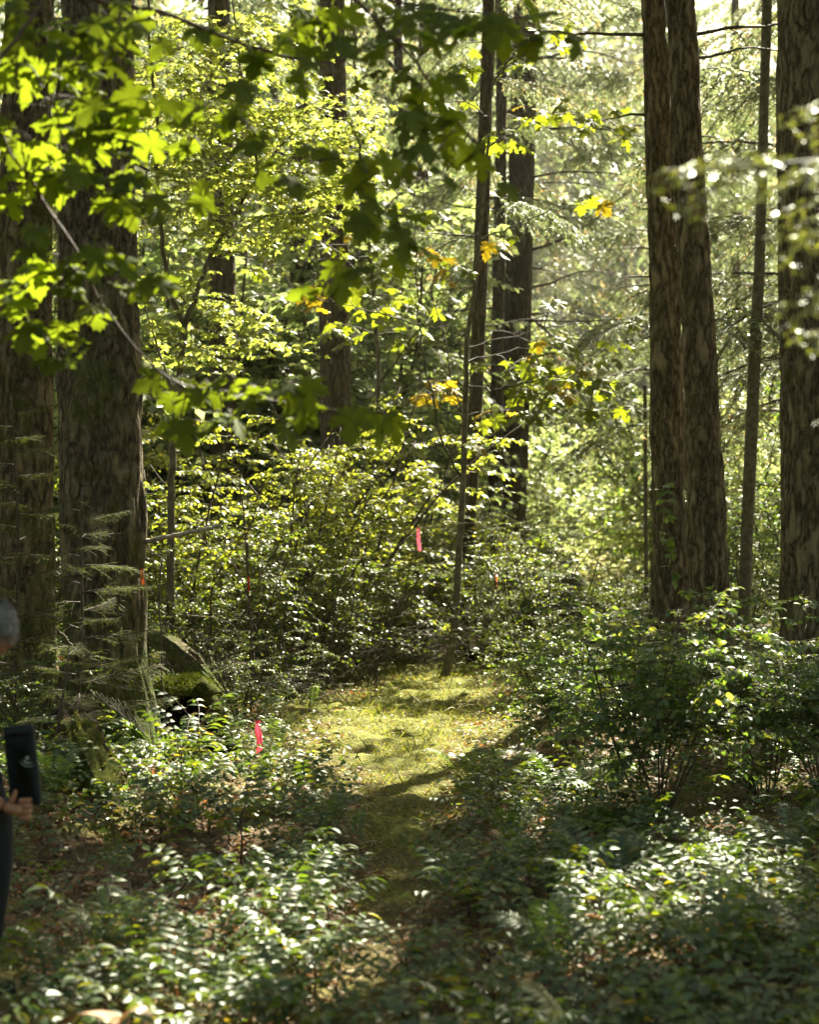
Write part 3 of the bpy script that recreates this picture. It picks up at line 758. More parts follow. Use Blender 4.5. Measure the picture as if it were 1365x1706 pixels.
# ------------------------------------------------------------------ far forest
def make_far_conifer(seed, H=24, rad=3.2, n=90):
    r = np.random.default_rng(seed)
    g = Geo(); wd = Geo()
    bl = BOUGH
    for k in range(n):
        t = (k + r.uniform()) / n
        z = 2.0 + (H - 2.2) * t
        a = k * 2.4 + r.uniform(-.4, .4)
        L = rad * (1 - t * .88) * r.uniform(.6, 1.15)
        wood, nd = bl[k % 3]
        # sample a light version of the bough: short leafy strips
        pts, _ = polyline(r, np.array([0, 0, z]), np.array([math.cos(a), math.sin(a), .05]), L, 6, .06, (0, 0, -.6))
        wd.tube(pts, np.linspace(.035, .008, 7), 3, 0, False)
        for s in range(13):
            i = r.integers(1, 6); p = pts[i] + (pts[i + 1] - pts[i]) * r.uniform()
            ln = L * .38 * r.uniform(.5, 1.2)
            sp, _ = polyline(r, p, np.array([math.cos(a) * .6 + r.normal(0, .6), math.sin(a) * .6 + r.normal(0, .6), -.2]), ln, 3, .1, (0, 0, -.8))
            pos, MM = leaves_along(r, sp, 9, .26, .8, .5, 0)
            g.inst(LEAF_QUAD[0] * np.array([.5, 1, 1]), LEAF_QUAD[1], MM, pos)
    return wd.mesh('boughs', M['twig']), g.mesh('crown', M['needle_far'])
FARC = [make_far_conifer(201, 24, 3.4, 110), make_far_conifer(203, 20, 3.0, 90)]
far_trunk = trunk_mesh(lambda z: z * 0, lambda z: z * 0, (-.2, 21), lambda z: .24 * np.clip(1 - z / 25, .08, 1), .02, M['bark_far'], 12, .7, 777)

MARKS = [(-300, 'the left edge'), (42, 'the leftmost trunk'), (166, 'the thick left trunk'), (300, 'the forked sapling'), (369, 'the trunk behind that sapling'), (501, 'the narrow dark trunk'), (556, 'the dark trunk'), (703, 'the hazy far trunk'), (785, 'the leaning maple sapling'), (865, 'the old grey fir'), (1010, 'the bright gap'), (1120, 'the twin firs'), (1262, 'the slim leaning trunk'), (1355, 'the right edge trunk')]
def beside(px):
    i = sum(1 for m_ in MARKS if m_[0] <= px)
    if i == 0 or i >= len(MARKS): return 'beyond the ' + ('left' if i == 0 else 'right') + ' edge'
    a_, b_ = MARKS[i - 1], MARKS[i]
    return ('right of ' + a_[1]) if px - a_[0] < b_[0] - px else ('left of ' + b_[1])
rr = np.random.default_rng(77)
n_far = 0
for row, (yy, cnt, sx) in enumerate([(44, 5, 10), (52, 7, 13), (62, 8, 16), (94, 10, 25), (104, 12, 28), (118, 14, 32), (136, 16, 37)]):
    for k in range(cnt):
        x = (k + .5 + rr.uniform(-.3, .3)) / cnt * 2 * sx - sx
        y = yy + rr.uniform(-3, 3)
        pxx = x / y * F + 682
        if yy < 70 and 880 < pxx < 1080: continue        # the bright clearing stays open
        if yy < 90 and 5 < x < 17: continue
        if yy < 110 and 5 < x < 24: continue
        s = rr.uniform(.8, 1.2)
        wd, cr = FARC[(k + row) % 2]
        o = thing('background_conifer', ('pale', 'hazy', 'grey green', 'faint', 'dim', 'blurred', 'dusky')[row] + ' far conifer just ' + beside(pxx), 'tree', G(x, y), (0, 0, rr.uniform(0, 6.28)), 'hazy conifers of the far woodland', s)
        link('trunk', far_trunk, o)
        link('branches', wd, o, kind='stuff')
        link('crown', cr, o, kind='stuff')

# the same woodland continues behind and beside the camera
for k, (x, y) in enumerate([(-4, -6), (3, -7), (8, -4), (-9, -3), (0, -11), (10, 3), (-8, 4), (13, 9), (-10, 11), (-5, -14), (6, -14), (14, 17), (-12, 19), (16, -6), (-15, -9), (15, 27), (-13, 29)]):
    wd, cr = FARC[k % 2]
    o = thing('surrounding_conifer', 'conifer of the wood around the photographer, outside the picture', 'tree', G(x, y), (0, 0, k * 1.3), 'conifers around the photographer', 1.05)
    link('trunk', far_trunk, o); link('branches', wd, o, kind='stuff'); link('crown', cr, o, kind='stuff')

# deciduous thicket at 30-75 m
for row, (yy, cnt, sx, s0, s1) in enumerate([(31, 7, 7.5, .6, .85), (38, 9, 10, .7, 1.0), (48, 9, 12, .8, 1.3), (58, 10, 15, .9, 1.4), (86, 12, 22, 1.0, 1.8)]):
    for k in range(cnt):
        x = (k + .5 + rr.uniform(-.35, .35)) / cnt * 2 * sx - sx
        y = yy + rr.uniform(-2, 2)
        pxx = x / y * F + 682
        s = rr.uniform(s0, s1)
        if 860 < pxx < 1085 and yy < 70: continue
        if 740 < pxx <= 860 and yy < 40: s *= .5
        if 1190 < pxx and yy < 45: m_ = 'cool_leaf'
        else: m_ = None
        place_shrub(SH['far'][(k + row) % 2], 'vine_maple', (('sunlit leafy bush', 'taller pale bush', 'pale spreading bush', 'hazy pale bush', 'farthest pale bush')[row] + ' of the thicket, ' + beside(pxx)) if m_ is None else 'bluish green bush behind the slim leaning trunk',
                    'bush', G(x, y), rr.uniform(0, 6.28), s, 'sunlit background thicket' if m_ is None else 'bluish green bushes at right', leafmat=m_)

for k, (px, d, s) in enumerate([(240, 30, 1.5), (330, 33, 1.7), (440, 37, 1.6), (530, 38, 1.7), (610, 32, 1.4), (280, 41, 1.9), (420, 43, 2.0), (600, 42, 1.8), (680, 40, 1.3), (200, 48, 2.0), (500, 52, 2.3), (340, 56, 2.3)]):
    place_shrub(SH['far'][k % 2], 'vine_maple', (('sunlit', 'tall', 'broad', 'pale')[k % 4] + ' leafy tree ' + ('close' if d < 36 else 'far') + ' behind the bushes, ' + beside(px)), 'tree', PG(px, d), k * 1.1, s, 'tall sunlit leafy trees behind the sapling')

# ------------------------------------------------------------------ fir boughs in the middle distance (centre and right)
def fir_with_boughs(info, zs, Ls, angs, tset, seed):
    r = np.random.default_rng(seed)
    for k, (z, L, a) in enumerate(zip(zs, Ls, angs)):
        if seed in (1, 2, 9) and -150 < a < -30: continue      # bare on the side that faces the path
        wood, nd = tset[k % len(tset)]
        zl = z - info['zb']
        b = link('bough', wood, info['o'], (float(info['cx'](np.array(z))), 0, zl), (r.uniform(-.15, .1), 0, R(a - 90)), L)
        link('needles', nd, b, kind='stuff')
for tk, n_, z0, z1, L0, L1, sd_ in [('T8', 26, 3.5, 13, 2.4, 4.6, 1), ('T8b', 12, 6, 12, 1.5, 2.6, 2), ('T14', 16, 5, 18, 3, 4.5, 3), ('T12', 14, 7, 18, 2.5, 4, 4), ('T5', 10, 7, 13, 2, 3, 5), ('T6', 14, 6, 17, 2.5, 4, 6), ('T7', 8, 6, 10, 1.2, 2, 9), ('T3', 8, 7, 12, 1.5, 2.6, 10)]:
    r = np.random.default_rng(sd_ + 50)
    fir_with_boughs(T[tk], np.linspace(z0, z1, n_), r.uniform(L0, L1, n_), (np.arange(n_) * 137 + r.uniform(-20, 20, n_)) % 360 - 180, BOUGH, sd_)
# boughs of the right-hand firs reaching left of and behind the twin trunks
for nm, lab, x, y, zs_, sd_ in [('fir_tree', 'green fir standing behind the right edge trunk with long drooping boughs', 6.3, 26, (3.5, 10.5), 61),
                               ('fir_tree', 'loose fir with hanging grey green boughs close behind the twin trunks', 5.35, 35, (3.5, 14), 62),
                               ('fir_tree', 'small open fir behind the slim leaning trunk', 7.3, 31, (3.5, 12), 63),
                               ('fir_tree', 'darker fir with drooping boughs right of the old grey fir', 2.5, 37, (4.5, 15), 65),
                               ('fir_tree', 'darker fir with drooping boughs close left of the twin firs', 5.95, 41, (5, 16), 66),
                               ('fir_tree', 'shadowy fir far behind the leftmost trunks', -6.5, 36, (4, 14), 64)]:
    zb = float(gz(x, y))
    o = thing(nm, lab, 'tree', (x, y, zb))
    link('trunk', trunk_mesh(lambda z: z * 0, lambda z: z * 0, (-.2, 15), lambda z: .10 * np.clip(1 - z / 16, .1, 1), .01, M['bark_far'], 16, .3, sd_), o)
    info = dict(o=o, zb=zb, cx=lambda z: z * 0)
    r = np.random.default_rng(sd_)
    n_ = 30
    zs = np.linspace(*zs_, n_)
    fir_with_boughs(info, zs, (3.4 - (zs - 3) * .14) * r.uniform(.7, 1.15, n_), (np.arange(n_) * 137) % 360, BOUGH_M if sd_ in (65, 66, 63) else BOUGH, sd_)

# ------------------------------------------------------------------ shrubs of the middle distance
mids = [  # px, depth, template, scale, label, leaf material
    (262, 19.5, 'tall', .85, 'leafy bush right beside the thick left trunk', None),
    (350, 21.5, 'tall', .95, 'bright bush under the forked sapling', None),
    (455, 21.0, 'tall', .95, 'tall yellow green bush left of the dark trunk', None),
    (560, 22.5, 'tall', 1.05, 'tall glowing bush in front of the dark trunk', None),
    (640, 24.0, 'tall', .92, 'glowing bush left of the pink ribbon', None),
    (700, 27.0, 'tall', .70, 'bush behind the pink ribbon', None),
    (410, 19.0, 'mid', 1.05, 'shaded shrub behind the pale curved log', None),
    (330, 18.0, 'mid', .80, 'shaded shrub above the mossy stump', None),
    (520, 20.0, 'mid', 1.0, 'dark shrub with bright leaf tips left of centre', None),
    (610, 21.5, 'mid', 1.05, 'shrub at the head of the path, left of the maple sapling', None),
    (690, 24.0, 'mid', 1.05, 'shrub at the back of the path, behind the maple sapling', None),
    (790, 24.0, 'mid', 1.0, 'shrub just right of the maple sapling', None),
    (870, 22.5, 'mid', .95, 'dense dark shrub below the old grey fir', 'shrub_leaf'),
    (925, 21.3, 'mid', .85, 'dark shrub left of the mossy boulder', None),
    (830, 28.0, 'tall', .68, 'sunny bush at the foot of the old grey fir', None),
    (915, 29.0, 'mid', .7, 'bush in front of the bright gap', None),
    (1015, 33.0, 'mid', .6, 'small bush in the bright gap left of the twin firs', None),
    (1240, 25.5, 'mid', .9, 'bush at the foot of the slim leaning trunk', 'cool_leaf'),
    (1300, 28.0, 'tall', .85, 'leafy bush between slim trunk and right edge trunk', 'cool_leaf'),
    (1215, 31.0, 'tall', .9, 'cool green bush just right of the twin firs', 'cool_leaf'),
    (1050, 24.0, 'mid', .75, 'bush close left of the twin firs foot', None),
    (45, 18.5, 'tall', .7, 'dim bush behind the leftmost trunk', 'shrub_leaf'),
    (60, 12.5, 'low', 1.0, 'low bush at the foot of the leftmost trunk', None),
    (1120, 15.5, 'mid', .50, 'leafy shrub hiding the foot of the twin firs', None),
    (1015, 16.0, 'mid', .52, 'shrub with sunlit top leaves left of the twin firs foot', None),
    (1210, 15.2, 'mid', .45, 'small shrub right of the twin firs foot', 'cool_leaf'),
    (1330, 14.0, 'mid', .50, 'shrub at the foot of the right edge trunk', None),
    (930, 15.5, 'mid', .42, 'low shrub between path and boulder', None),
    (480, 18.2, 'low', 1.0, 'low shrub at the left rim of the mossy clearing', None),
    (400, 16.2, 'low', .85, 'low shrub behind the lower pink ribbon', None),
    (880, 18.6, 'low', .9, 'low shrub at the right rim of the mossy clearing', None),
]
for k, (px, d, tp, s, lab, lm) in enumerate(mids):
    place_shrub(SH[tp][k % 2], {'tall': 'tall_shrub', 'mid': 'shrub', 'low': 'low_shrub'}[tp], lab, 'shrub', PG(px, d), k * 1.7, s, leafmat=lm)

# near shrub on the right
place_shrub(SH['near'][0], 'near_shrub', 'many stemmed shrub with thin dark canes right of the path, behind the fallen log', 'shrub', PG(1092, 11.0), .4, 1.0)
place_shrub(SH['near'][1], 'near_shrub', 'leafy cane shrub near the right edge, beside the bent pale stick', 'shrub', PG(1275, 12.2), 2.2, .95)
place_shrub(SH['near'][0], 'near_shrub', 'lower leafy shrub in shade between the path and the caned shrub', 'shrub', PG(960, 13.6), 4.1, .72)
place_shrub(SH['near'][1], 'near_shrub', 'cane shrub half cut off by the right edge', 'shrub', PG(1385, 11.4), .9, .85)
#@@SAPLINGS
# ------------------------------------------------------------------ saplings
def px_line(pts, d0, d1=None):
    d1 = d0 if d1 is None else d1
    n = len(pts)
    return np.array([P(x, y, d0 + (d1 - d0) * i / (n - 1)) for i, (x, y) in enumerate(pts)])

def smooth_line(p, n=None, w=.0, seed=0):
    p = np.asarray(p); k = len(p); n = n or k * 4
    t = np.linspace(0, k - 1, n); i = np.minimum(t.astype(int), k - 2); f = (t - i)[:, None]
    p0 = p[np.maximum(i - 1, 0)]; p1 = p[i]; p2 = p[i + 1]; p3 = p[np.minimum(i + 2, k - 1)]
    q = .5 * ((2 * p1) + (-p0 + p2) * f + (2 * p0 - 5 * p1 + 4 * p2 - p3) * f ** 2 + (-p0 + 3 * p1 - 3 * p2 + p3) * f ** 3)
    if w:
        q = q + np.random.default_rng(seed).normal(0, w, q.shape) * np.r_[0, np.ones(n - 2), 0][:, None]
    return q

def branch_obj(parent, pts, r0, r1, name='branch', mat='bark_smooth', sides=7):
    org = np.array(parent.location)
    g = Geo(); g.tube(pts - org, (r1 + (r0 - r1) * np.linspace(1, 0, len(pts)) ** (1.6 if name == 'trunk' else 1)) * (1 + (.35 * np.exp(-np.arange(len(pts)) / 1.5) if name == 'trunk' else 0)), sides)
    return link(name, g.mesh(name, M[mat]), parent)

# forked sapling with the bright small leaves (left)
dS = 18.5
s1 = thing('vine_maple_tree', 'forked young maple with glowing small yellow green leaves right of the thick left trunk', 'tree', PG(282, dS))
branch_obj(s1, smooth_line(np.vstack([PG(282, dS, -.05), px_line([(285, 850), (287, 760), (296, 650), (308, 542)], dS)]), 24, .004, 1), .046, .036, 'trunk')
branch_obj(s1, smooth_line(px_line([(308, 542), (285, 490), (270, 400), (262, 310), (262, 200), (250, 80), (245, -80)], dS, dS - .6), 30, .006, 2), .030, .012)
branch_obj(s1, smooth_line(px_line([(308, 542), (330, 480), (350, 430), (385, 370), (430, 290), (470, 240), (520, 200)], dS, dS + .6), 30, .006, 3), .034, .010)
branch_obj(s1, smooth_line(px_line([(430, 290), (420, 200), (400, 110), (390, 20), (380, -60)], dS + .3), 20, .006, 4), .018, .006)
branch_obj(s1, smooth_line(px_line([(290, 660), (270, 600), (250, 540), (240, 500)], dS), 14, .004, 5), .018, .006)
org = np.array(s1.location)
g = Geo(); tw = Geo()
r = np.random.default_rng(88)
for cx, cy, rx, ry, n, dd in [(300, 110, 80, 80, 44, 0), (400, 90, 90, 80, 44, .6), (490, 60, 60, 60, 18, 1), (350, 200, 110, 50, 46, 0), (480, 200, 110, 50, 60, .8), (560, 230, 50, 45, 24, 1), (330, 290, 90, 50, 36, 0), (450, 300, 110, 45, 60, .5),
                              (570, 310, 50, 30, 18, 1), (500, 365, 70, 25, 30, .6), (310, 370, 60, 40, 16, 0), (400, 400, 60, 30, 14, .4), (290, 470, 50, 30, 10, 0), (260, 560, 40, 40, 10, -.3), (380, 520, 60, 25, 14, .4), (420, 560, 70, 30, 16, .5), (345, 600, 60, 30, 12, 0)]:
    for q in range(int(n * 2.0)):
        px = r.normal(cx, rx * .55); py = r.normal(cy, ry * .5)
        p = P(px, py, dS + dd + r.normal(0, .7))
        a = r.uniform(0, 6.28)
        tp, _ = polyline(r, p - org, np.array([math.cos(a), math.sin(a) * .8, .1]), r.uniform(.3, .6), 4, .15, (0, 0, -.35))
        tw.tube(tp, .003, 3, 0, False)
        pos, MM = leaves_along(r, tp, 11, .078, .35, .25, 0)
        g.inst(*MAPLE_LO, MM, pos)
link('twigs', tw.mesh('twigs', M['twig']), s1, kind='stuff')
M['lime_leaf'] = leaf_mat('lime_leaf', [(0, (.09, .12, .02)), (.6, (.13, .16, .03)), (1, (.18, .19, .05))], .55, (3.4, 3.2, 2.0), .08, .45)
link('foliage', g.mesh('foliage', M['lime_leaf']), s1, kind='stuff')

# maple leaf meshes
LM = {}
for key in ('maple_near', 'maple_mid', 'maple_yellow'):
    for i, (v, f) in enumerate(MAPLE_HI):
        g = Geo(); g.add(v, f); LM[key, i] = g.mesh('maple_leaf', M[key], False)

def maple_leaves(parent, clusters, d, size, key, seed, dj=.3, yellow=.0, tilt=.35, name='leaf', twigr=.003, zspread=1.0, branches=None, mult=1.0):
    r = np.random.default_rng(seed); org = np.array(parent.location)
    tw = Geo(); cnt = 0
    for (cx, cy, rx, ry, n, *rest) in clusters:
        yl = rest[0] if rest else yellow
        cpos = P(cx, cy, d + r.normal(0, dj * .5))
        if branches is not None:
            j = np.argmin(np.linalg.norm(branches - cpos, axis=1)); anchor = branches[j]
            mid = (anchor + cpos) / 2 + np.array([0, 0, .04])
            tw.tube(smooth_line(np.array([anchor, mid, cpos]), 8) - org, np.linspace(twigr * 1.6, twigr, 8), 4)
        for q in range(int(round(n * mult))):
            p = P(cx + r.normal(0, rx * (.55 if mult == 1 else .68)), cy + r.normal(0, ry * (.55 if mult == 1 else .68)), cpos[1] + r.normal(0, dj))
            tw.tube(smooth_line(np.array([cpos, (cpos + p) / 2 + [0, 0, .03], p + [0, 0, size * .15]]), 6) - org, twigr * .5, 3, 0, False)
            out = p - cpos; a = math.atan2(out[1], out[0]) + r.normal(0, .5)
            if abs(out[0]) + abs(out[1]) < .02: a = r.uniform(0, 6.28)
            if r.uniform() < .3: a = r.uniform(3.4, 6)   # some tip toward the camera
            rx_ = r.normal(-.45, tilt); ry_ = r.normal(0, tilt)
            s = size * r.uniform(.7, 1.2)
            k2 = 'maple_yellow' if r.uniform() < yl else key
            o = link(name, LM[k2, int(r.integers(0, 3))], parent, p - org, (rx_, ry_, a - math.pi / 2), s)
            cnt += 1
    link('twigs', tw.mesh('twigs', M['twig']), parent, kind='stuff')
    return cnt

# maple sapling standing at the head of the path
dM = 21.0
s2 = thing('bigleaf_maple_sapling', 'slender leaning maple sapling standing at the head of the mossy path', 'tree', PG(745, dM))
branch_obj(s2, smooth_line(np.vstack([PG(740, dM, -.05), px_line([(750, 1090), (758, 1040), (765, 920), (772, 800), (776, 650), (779, 560), (792, 480), (800, 380), (812, 250), (822, 120), (828, -20), (832, -150)], dM)]), 50, .004, 9), .062, .014, 'trunk')
br = []
for k, (pl, r0) in enumerate([([(772, 800), (740, 740), (715, 640), (700, 540), (694, 440), (690, 360)], .016), ([(776, 700), (755, 640), (740, 560), (720, 480), (735, 420)], .012),
        ([(779, 640), (820, 650), (870, 640), (930, 630), (1000, 650)], .014), ([(778, 600), (830, 590), (880, 580), (930, 560), (1010, 575)], .012), ([(800, 400), (850, 380), (920, 350), (975, 340)], .012),
        ([(812, 250), (870, 210), (940, 190), (1040, 210)], .014), ([(820, 140), (850, 100), (880, 60), (960, 20)], .012), ([(779, 580), (850, 560), (950, 540), (1050, 530)], .010),
        ([(790, 500), (760, 470), (740, 455)], .008), ([(775, 690), (740, 660), (700, 650)], .008), ([(815, 200), (760, 150), (730, 100)], .01), ([(800, 390), (760, 400), (700, 430)], .009), ([(700, 540), (620, 520), (540, 500), (490, 490)], .010), ([(812, 260), (830, 330), (840, 400)], .007)]):
    ln = smooth_line(px_line(pl, dM, dM + (.8 if k % 2 else -.8)), 22, .012, 20 + k)
    branch_obj(s2, ln, r0, .004, 'branch', 'twig'); br.append(ln)
br = np.vstack(br)
maple_leaves(s2, [(855, 110, 35, 12, 7), (880, 70, 60, 30, 9), (960, 40, 50, 30, 8), (900, 190, 60, 22, 12), (970, 190, 50, 30, 12), (1035, 215, 30, 18, 8), (840, 230, 40, 20, 7), (760, 110, 50, 40, 8), (730, 180, 40, 30, 5),
    (978, 340, 22, 12, 5), (830, 400, 18, 14, 4, .7), (755, 450, 26, 20, 8, .4), (700, 425, 40, 20, 6, .2), (920, 503, 16, 5, 3), (1053, 530, 20, 16, 6), (1015, 580, 18, 16, 5), (935, 570, 30, 10, 7), (890, 580, 25, 10, 5, .3), (720, 640, 20, 8, 5, .9), (712, 662, 20, 8, 5, .9), (745, 655, 15, 10, 4, .7),
    (850, 610, 36, 12, 12, .1), (900, 620, 40, 18, 20, .12), (960, 625, 38, 18, 18, .06), (1000, 645, 28, 14, 12), (870, 650, 44, 14, 14, .1), (930, 655, 42, 14, 14, .05), (985, 685, 22, 5, 5), (880, 690, 40, 10, 8), (1060, 680, 18, 8, 5), (815, 690, 25, 12, 5, .3),
    (540, 500, 22, 22, 6, .7), (495, 490, 20, 12, 4, .5), (620, 520, 40, 15, 7), (560, 480, 30, 10, 4), (785, 740, 12, 8, 3, .5), (600, 560, 40, 20, 6)], dM, .21, 'maple_mid', 300, .35, .04, .3, twigr=.005, branches=br)

# second, farther bigleaf maple filling the centre with bluish shaded leaves
s3 = thing('bigleaf_maple_tree', 'shaded maple with broad cool green leaves beside the dark trunk left of centre', 'tree', PG(640, 24))
t3 = smooth_line(np.vstack([PG(640, 24, -.05), px_line([(640, 900), (632, 700), (625, 500), (612, 380), (600, 250), (590, 60), (585, -60)], 24)]), 40, .008, 55)
branch_obj(s3, t3, .05, .015, 'trunk')
for k, pl in enumerate([[(625, 500), (580, 440), (530, 400), (440, 400)], [(620, 450), (680, 420), (720, 380)], [(612, 380), (660, 330), (700, 300)], [(632, 640), (690, 560), (720, 520)]]):
    branch_obj(s3, smooth_line(px_line(pl, 24), 14, .01, 60 + k), .015, .005, 'branch', 'twig')
maple_leaves(s3, [(580, 330, 50, 20, 10), (620, 360, 60, 20, 10), (540, 380, 50, 25, 8), (600, 410, 70, 30, 12), (640, 440, 50, 20, 10), (450, 420, 30, 25, 10), (420, 450, 25, 14, 6), (600, 470, 60, 25, 12), (660, 500, 50, 20, 10), (620, 520, 60, 20, 10), (680, 560, 50, 20, 8), (560, 540, 40, 20, 6), (700, 350, 40, 30, 8)],
    24, .20, 'maple_mid', 301, .5, .02, .3, twigr=.005, branches=t3)

# ------------------------------------------------------------------ foreground bigleaf maples (leaves hanging into the top of the picture)
fm = thing('bigleaf_maple_tree', 'foreground maple whose large glowing leaves hang over the upper left corner', 'tree', G(-2.3, 6.0))
g = Geo(); tl = smooth_line(np.array([[0, 0, -.1], [-.05, .1, 2], [.0, .2, 3.5], [.1, .2, 6], [.1, .3, 9]]), 30, .01, 5); g.tube(tl, np.linspace(.11, .05, 30), 12); link('trunk', g.mesh('trunk', M['bark_smooth']), fm)
A = []
for k, (pl, d0, r0) in enumerate([([(-330, 420), (-120, 220), (0, 95), (62, 18), (110, -60)], 6.0, .014), ([(-300, 240), (-60, 190), (0, 225), (42, 285), (120, 297), (250, 330), (300, 348)], 6.3, .008),
        ([(42, 285), (80, 350), (140, 440), (165, 500), (235, 590), (300, 640), (400, 655), (520, 680), (650, 690)], 6.6, .0075), ([(25, 90), (32, 200), (38, 260), (48, 330)], 6.2, .004), ([(60, 130), (95, 190), (110, 300), (90, 400)], 6.4, .004),
        ([(-50, -60), (190, 8), (270, 20), (400, 72), (500, 100), (530, 118), (560, 165), (600, 240)], 6.6, .011), ([(515, 108), (560, 102), (620, 80), (700, 40)], 6.6, .006), ([(140, 440), (90, 480), (75, 540)], 6.5, .004), ([(165, 500), (150, 540), (120, 570)], 6.6, .004)]):
    ln = smooth_line(px_line(pl, d0, d0 + .3), 30, .003, 200 + k)
    branch_obj(fm, ln, r0, .003, 'branch', 'twig_red'); A.append(ln)
A = np.vstack(A)
maple_leaves(fm, [(60, 30, 60, 30, 7), (30, 110, 40, 30, 4), (180, 30, 60, 30, 8), (100, 60, 40, 20, 4), (110, 120, 50, 25, 6), (180, 80, 40, 30, 6), (60, 175, 60, 25, 4), (180, 175, 60, 20, 8), (60, 240, 60, 28, 8), (140, 235, 60, 25, 7), (40, 300, 40, 25, 4), (120, 290, 60, 20, 6), (200, 300, 50, 22, 6), (220, 340, 40, 20, 4),
    (40, 370, 30, 20, 2), (70, 430, 40, 25, 4), (150, 420, 35, 20, 5), (30, 480, 25, 20, 4), (100, 475, 30, 15, 4), (220, 470, 35, 14, 5), (45, 545, 22, 16, 3), (95, 560, 22, 14, 3), (115, 600, 22, 16, 3), (170, 520, 14, 10, 2), (240, 350, 30, 15, 2)],
    6.5, .138, 'maple_near', 302, .16, 0.0, .4, branches=A, mult=1.25)
fm2 = thing('bigleaf_maple_tree', 'nearer maple spreading dark silhouetted leaves across the upper middle', 'tree', G(-2.9, 7.4))
g = Geo(); g.tube(tl * np.array([1, 1, 1.0]), np.linspace(.10, .05, 30), 12); link('trunk', g.mesh('trunk', M['bark_smooth']), fm2)
B = []
for k, (pl, d0, r0) in enumerate([([(-400, -80), (100, -40), (420, -20), (560, -20), (680, 90), (760, 200), (830, 285)], 6.6, .012), ([(235, 590), (300, 640), (400, 655), (520, 680), (650, 690)], 6.9, .004), ([(600, 240), (610, 330), (640, 390), (560, 450)], 6.8, .004), ([(560, -20), (700, 10), (860, 30), (980, 50)], 7.0, .008), ([(400, 60), (350, 130), (330, 200), (310, 260)], 6.8, .004), ([(530, -15), (540, 80), (600, 240)], 6.8, .005)]):
    ln = smooth_line(px_line(pl, d0, d0 + .3), 30, .003, 230 + k)
    branch_obj(fm2, ln, r0, .003, 'branch', 'twig_red'); B.append(ln)
B = np.vstack(B)
maple_leaves(fm2, [(290, 90, 40, 40, 4), (330, 180, 40, 35, 6), (390, 215, 40, 30, 5), (310, 250, 40, 25, 4), (350, 300, 40, 20, 3), (440, 90, 40, 30, 4), (400, 160, 30, 25, 3), (480, 50, 40, 30, 5), (560, 20, 50, 25, 6), (640, 40, 50, 30, 6), (560, 70, 40, 25, 4), (500, 120, 20, 12, 2), (650, 110, 50, 30, 6), (700, 150, 50, 30, 7), (740, 210, 40, 25, 6), (660, 210, 40, 30, 5),
    (720, 270, 40, 20, 4), (785, 255, 28, 12, 3), (850, 298, 20, 8, 2), (480, 290, 40, 14, 4), (520, 240, 40, 20, 4), (610, 290, 30, 25, 4), (600, 360, 40, 20, 4), (660, 370, 45, 25, 5), (590, 440, 35, 20, 4), (690, 420, 25, 15, 2), (540, 480, 20, 10, 1), (760, 40, 50, 25, 6), (840, 30, 50, 25, 6), (930, 60, 50, 20, 6), (700, 20, 40, 20, 5),
    (285, 640, 25, 18, 3), (300, 700, 22, 16, 3), (370, 690, 26, 12, 3), (350, 650, 25, 14, 3), (430, 660, 30, 16, 4), (490, 640, 36, 16, 5), (510, 690, 30, 14, 4), (580, 680, 36, 12, 4), (640, 695, 26, 8, 3), (390, 630, 30, 10, 2)],
    6.8, .140, 'maple_near', 303, .18, 0.0, .4, branches=B, mult=1.04)
#@@DETAILS
# ------------------------------------------------------------------ ground plants
def frond_grape(seed, pairs=5):
    r = np.random.default_rng(seed); g = Geo()
    lv, lf = tmpl_ovate(.24, .35, .25, 2)
    n = pairs * 2 + 2
    t = np.linspace(0, 1, 12); z = .45 * np.sin(t * 1.9) ; pts = np.stack([t * 0 + .04 * np.sin(t * 3), t, z * .55], -1)
    g.tube(pts, np.linspace(.011, .006, 12), 3, 1, False)
    for i in range(pairs):
        u = .28 + .62 * i / (pairs - 1)
        p = np.array([np.interp(u, t, pts[:, k]) for k in range(3)])
        s = .25 * (1 - .25 * abs(i / (pairs - 1) - .4)) * r.uniform(.9, 1.1)
        for sd_ in (1, -1):
            f = np.array([sd_, .35 + r.normal(0, .12), -.05 + r.normal(0, .1)])
            nn = np.array([r.normal(0, .12) - sd_ * .15, -.15, 1])
            g.inst(lv, lf, frames(f[None], nn[None]) * s, p[None])
    g.inst(lv, lf, frames(np.array([[0, 1, -.35]]), np.array([[0, .2, 1.]])) * .26, pts[-1][None])
    return g.mesh('frond', [M['grape_leaf'], M['twig_red']])
FR = [frond_grape(901, 5), frond_grape(902, 4), frond_grape(903, 6), frond_grape(904, 3)]

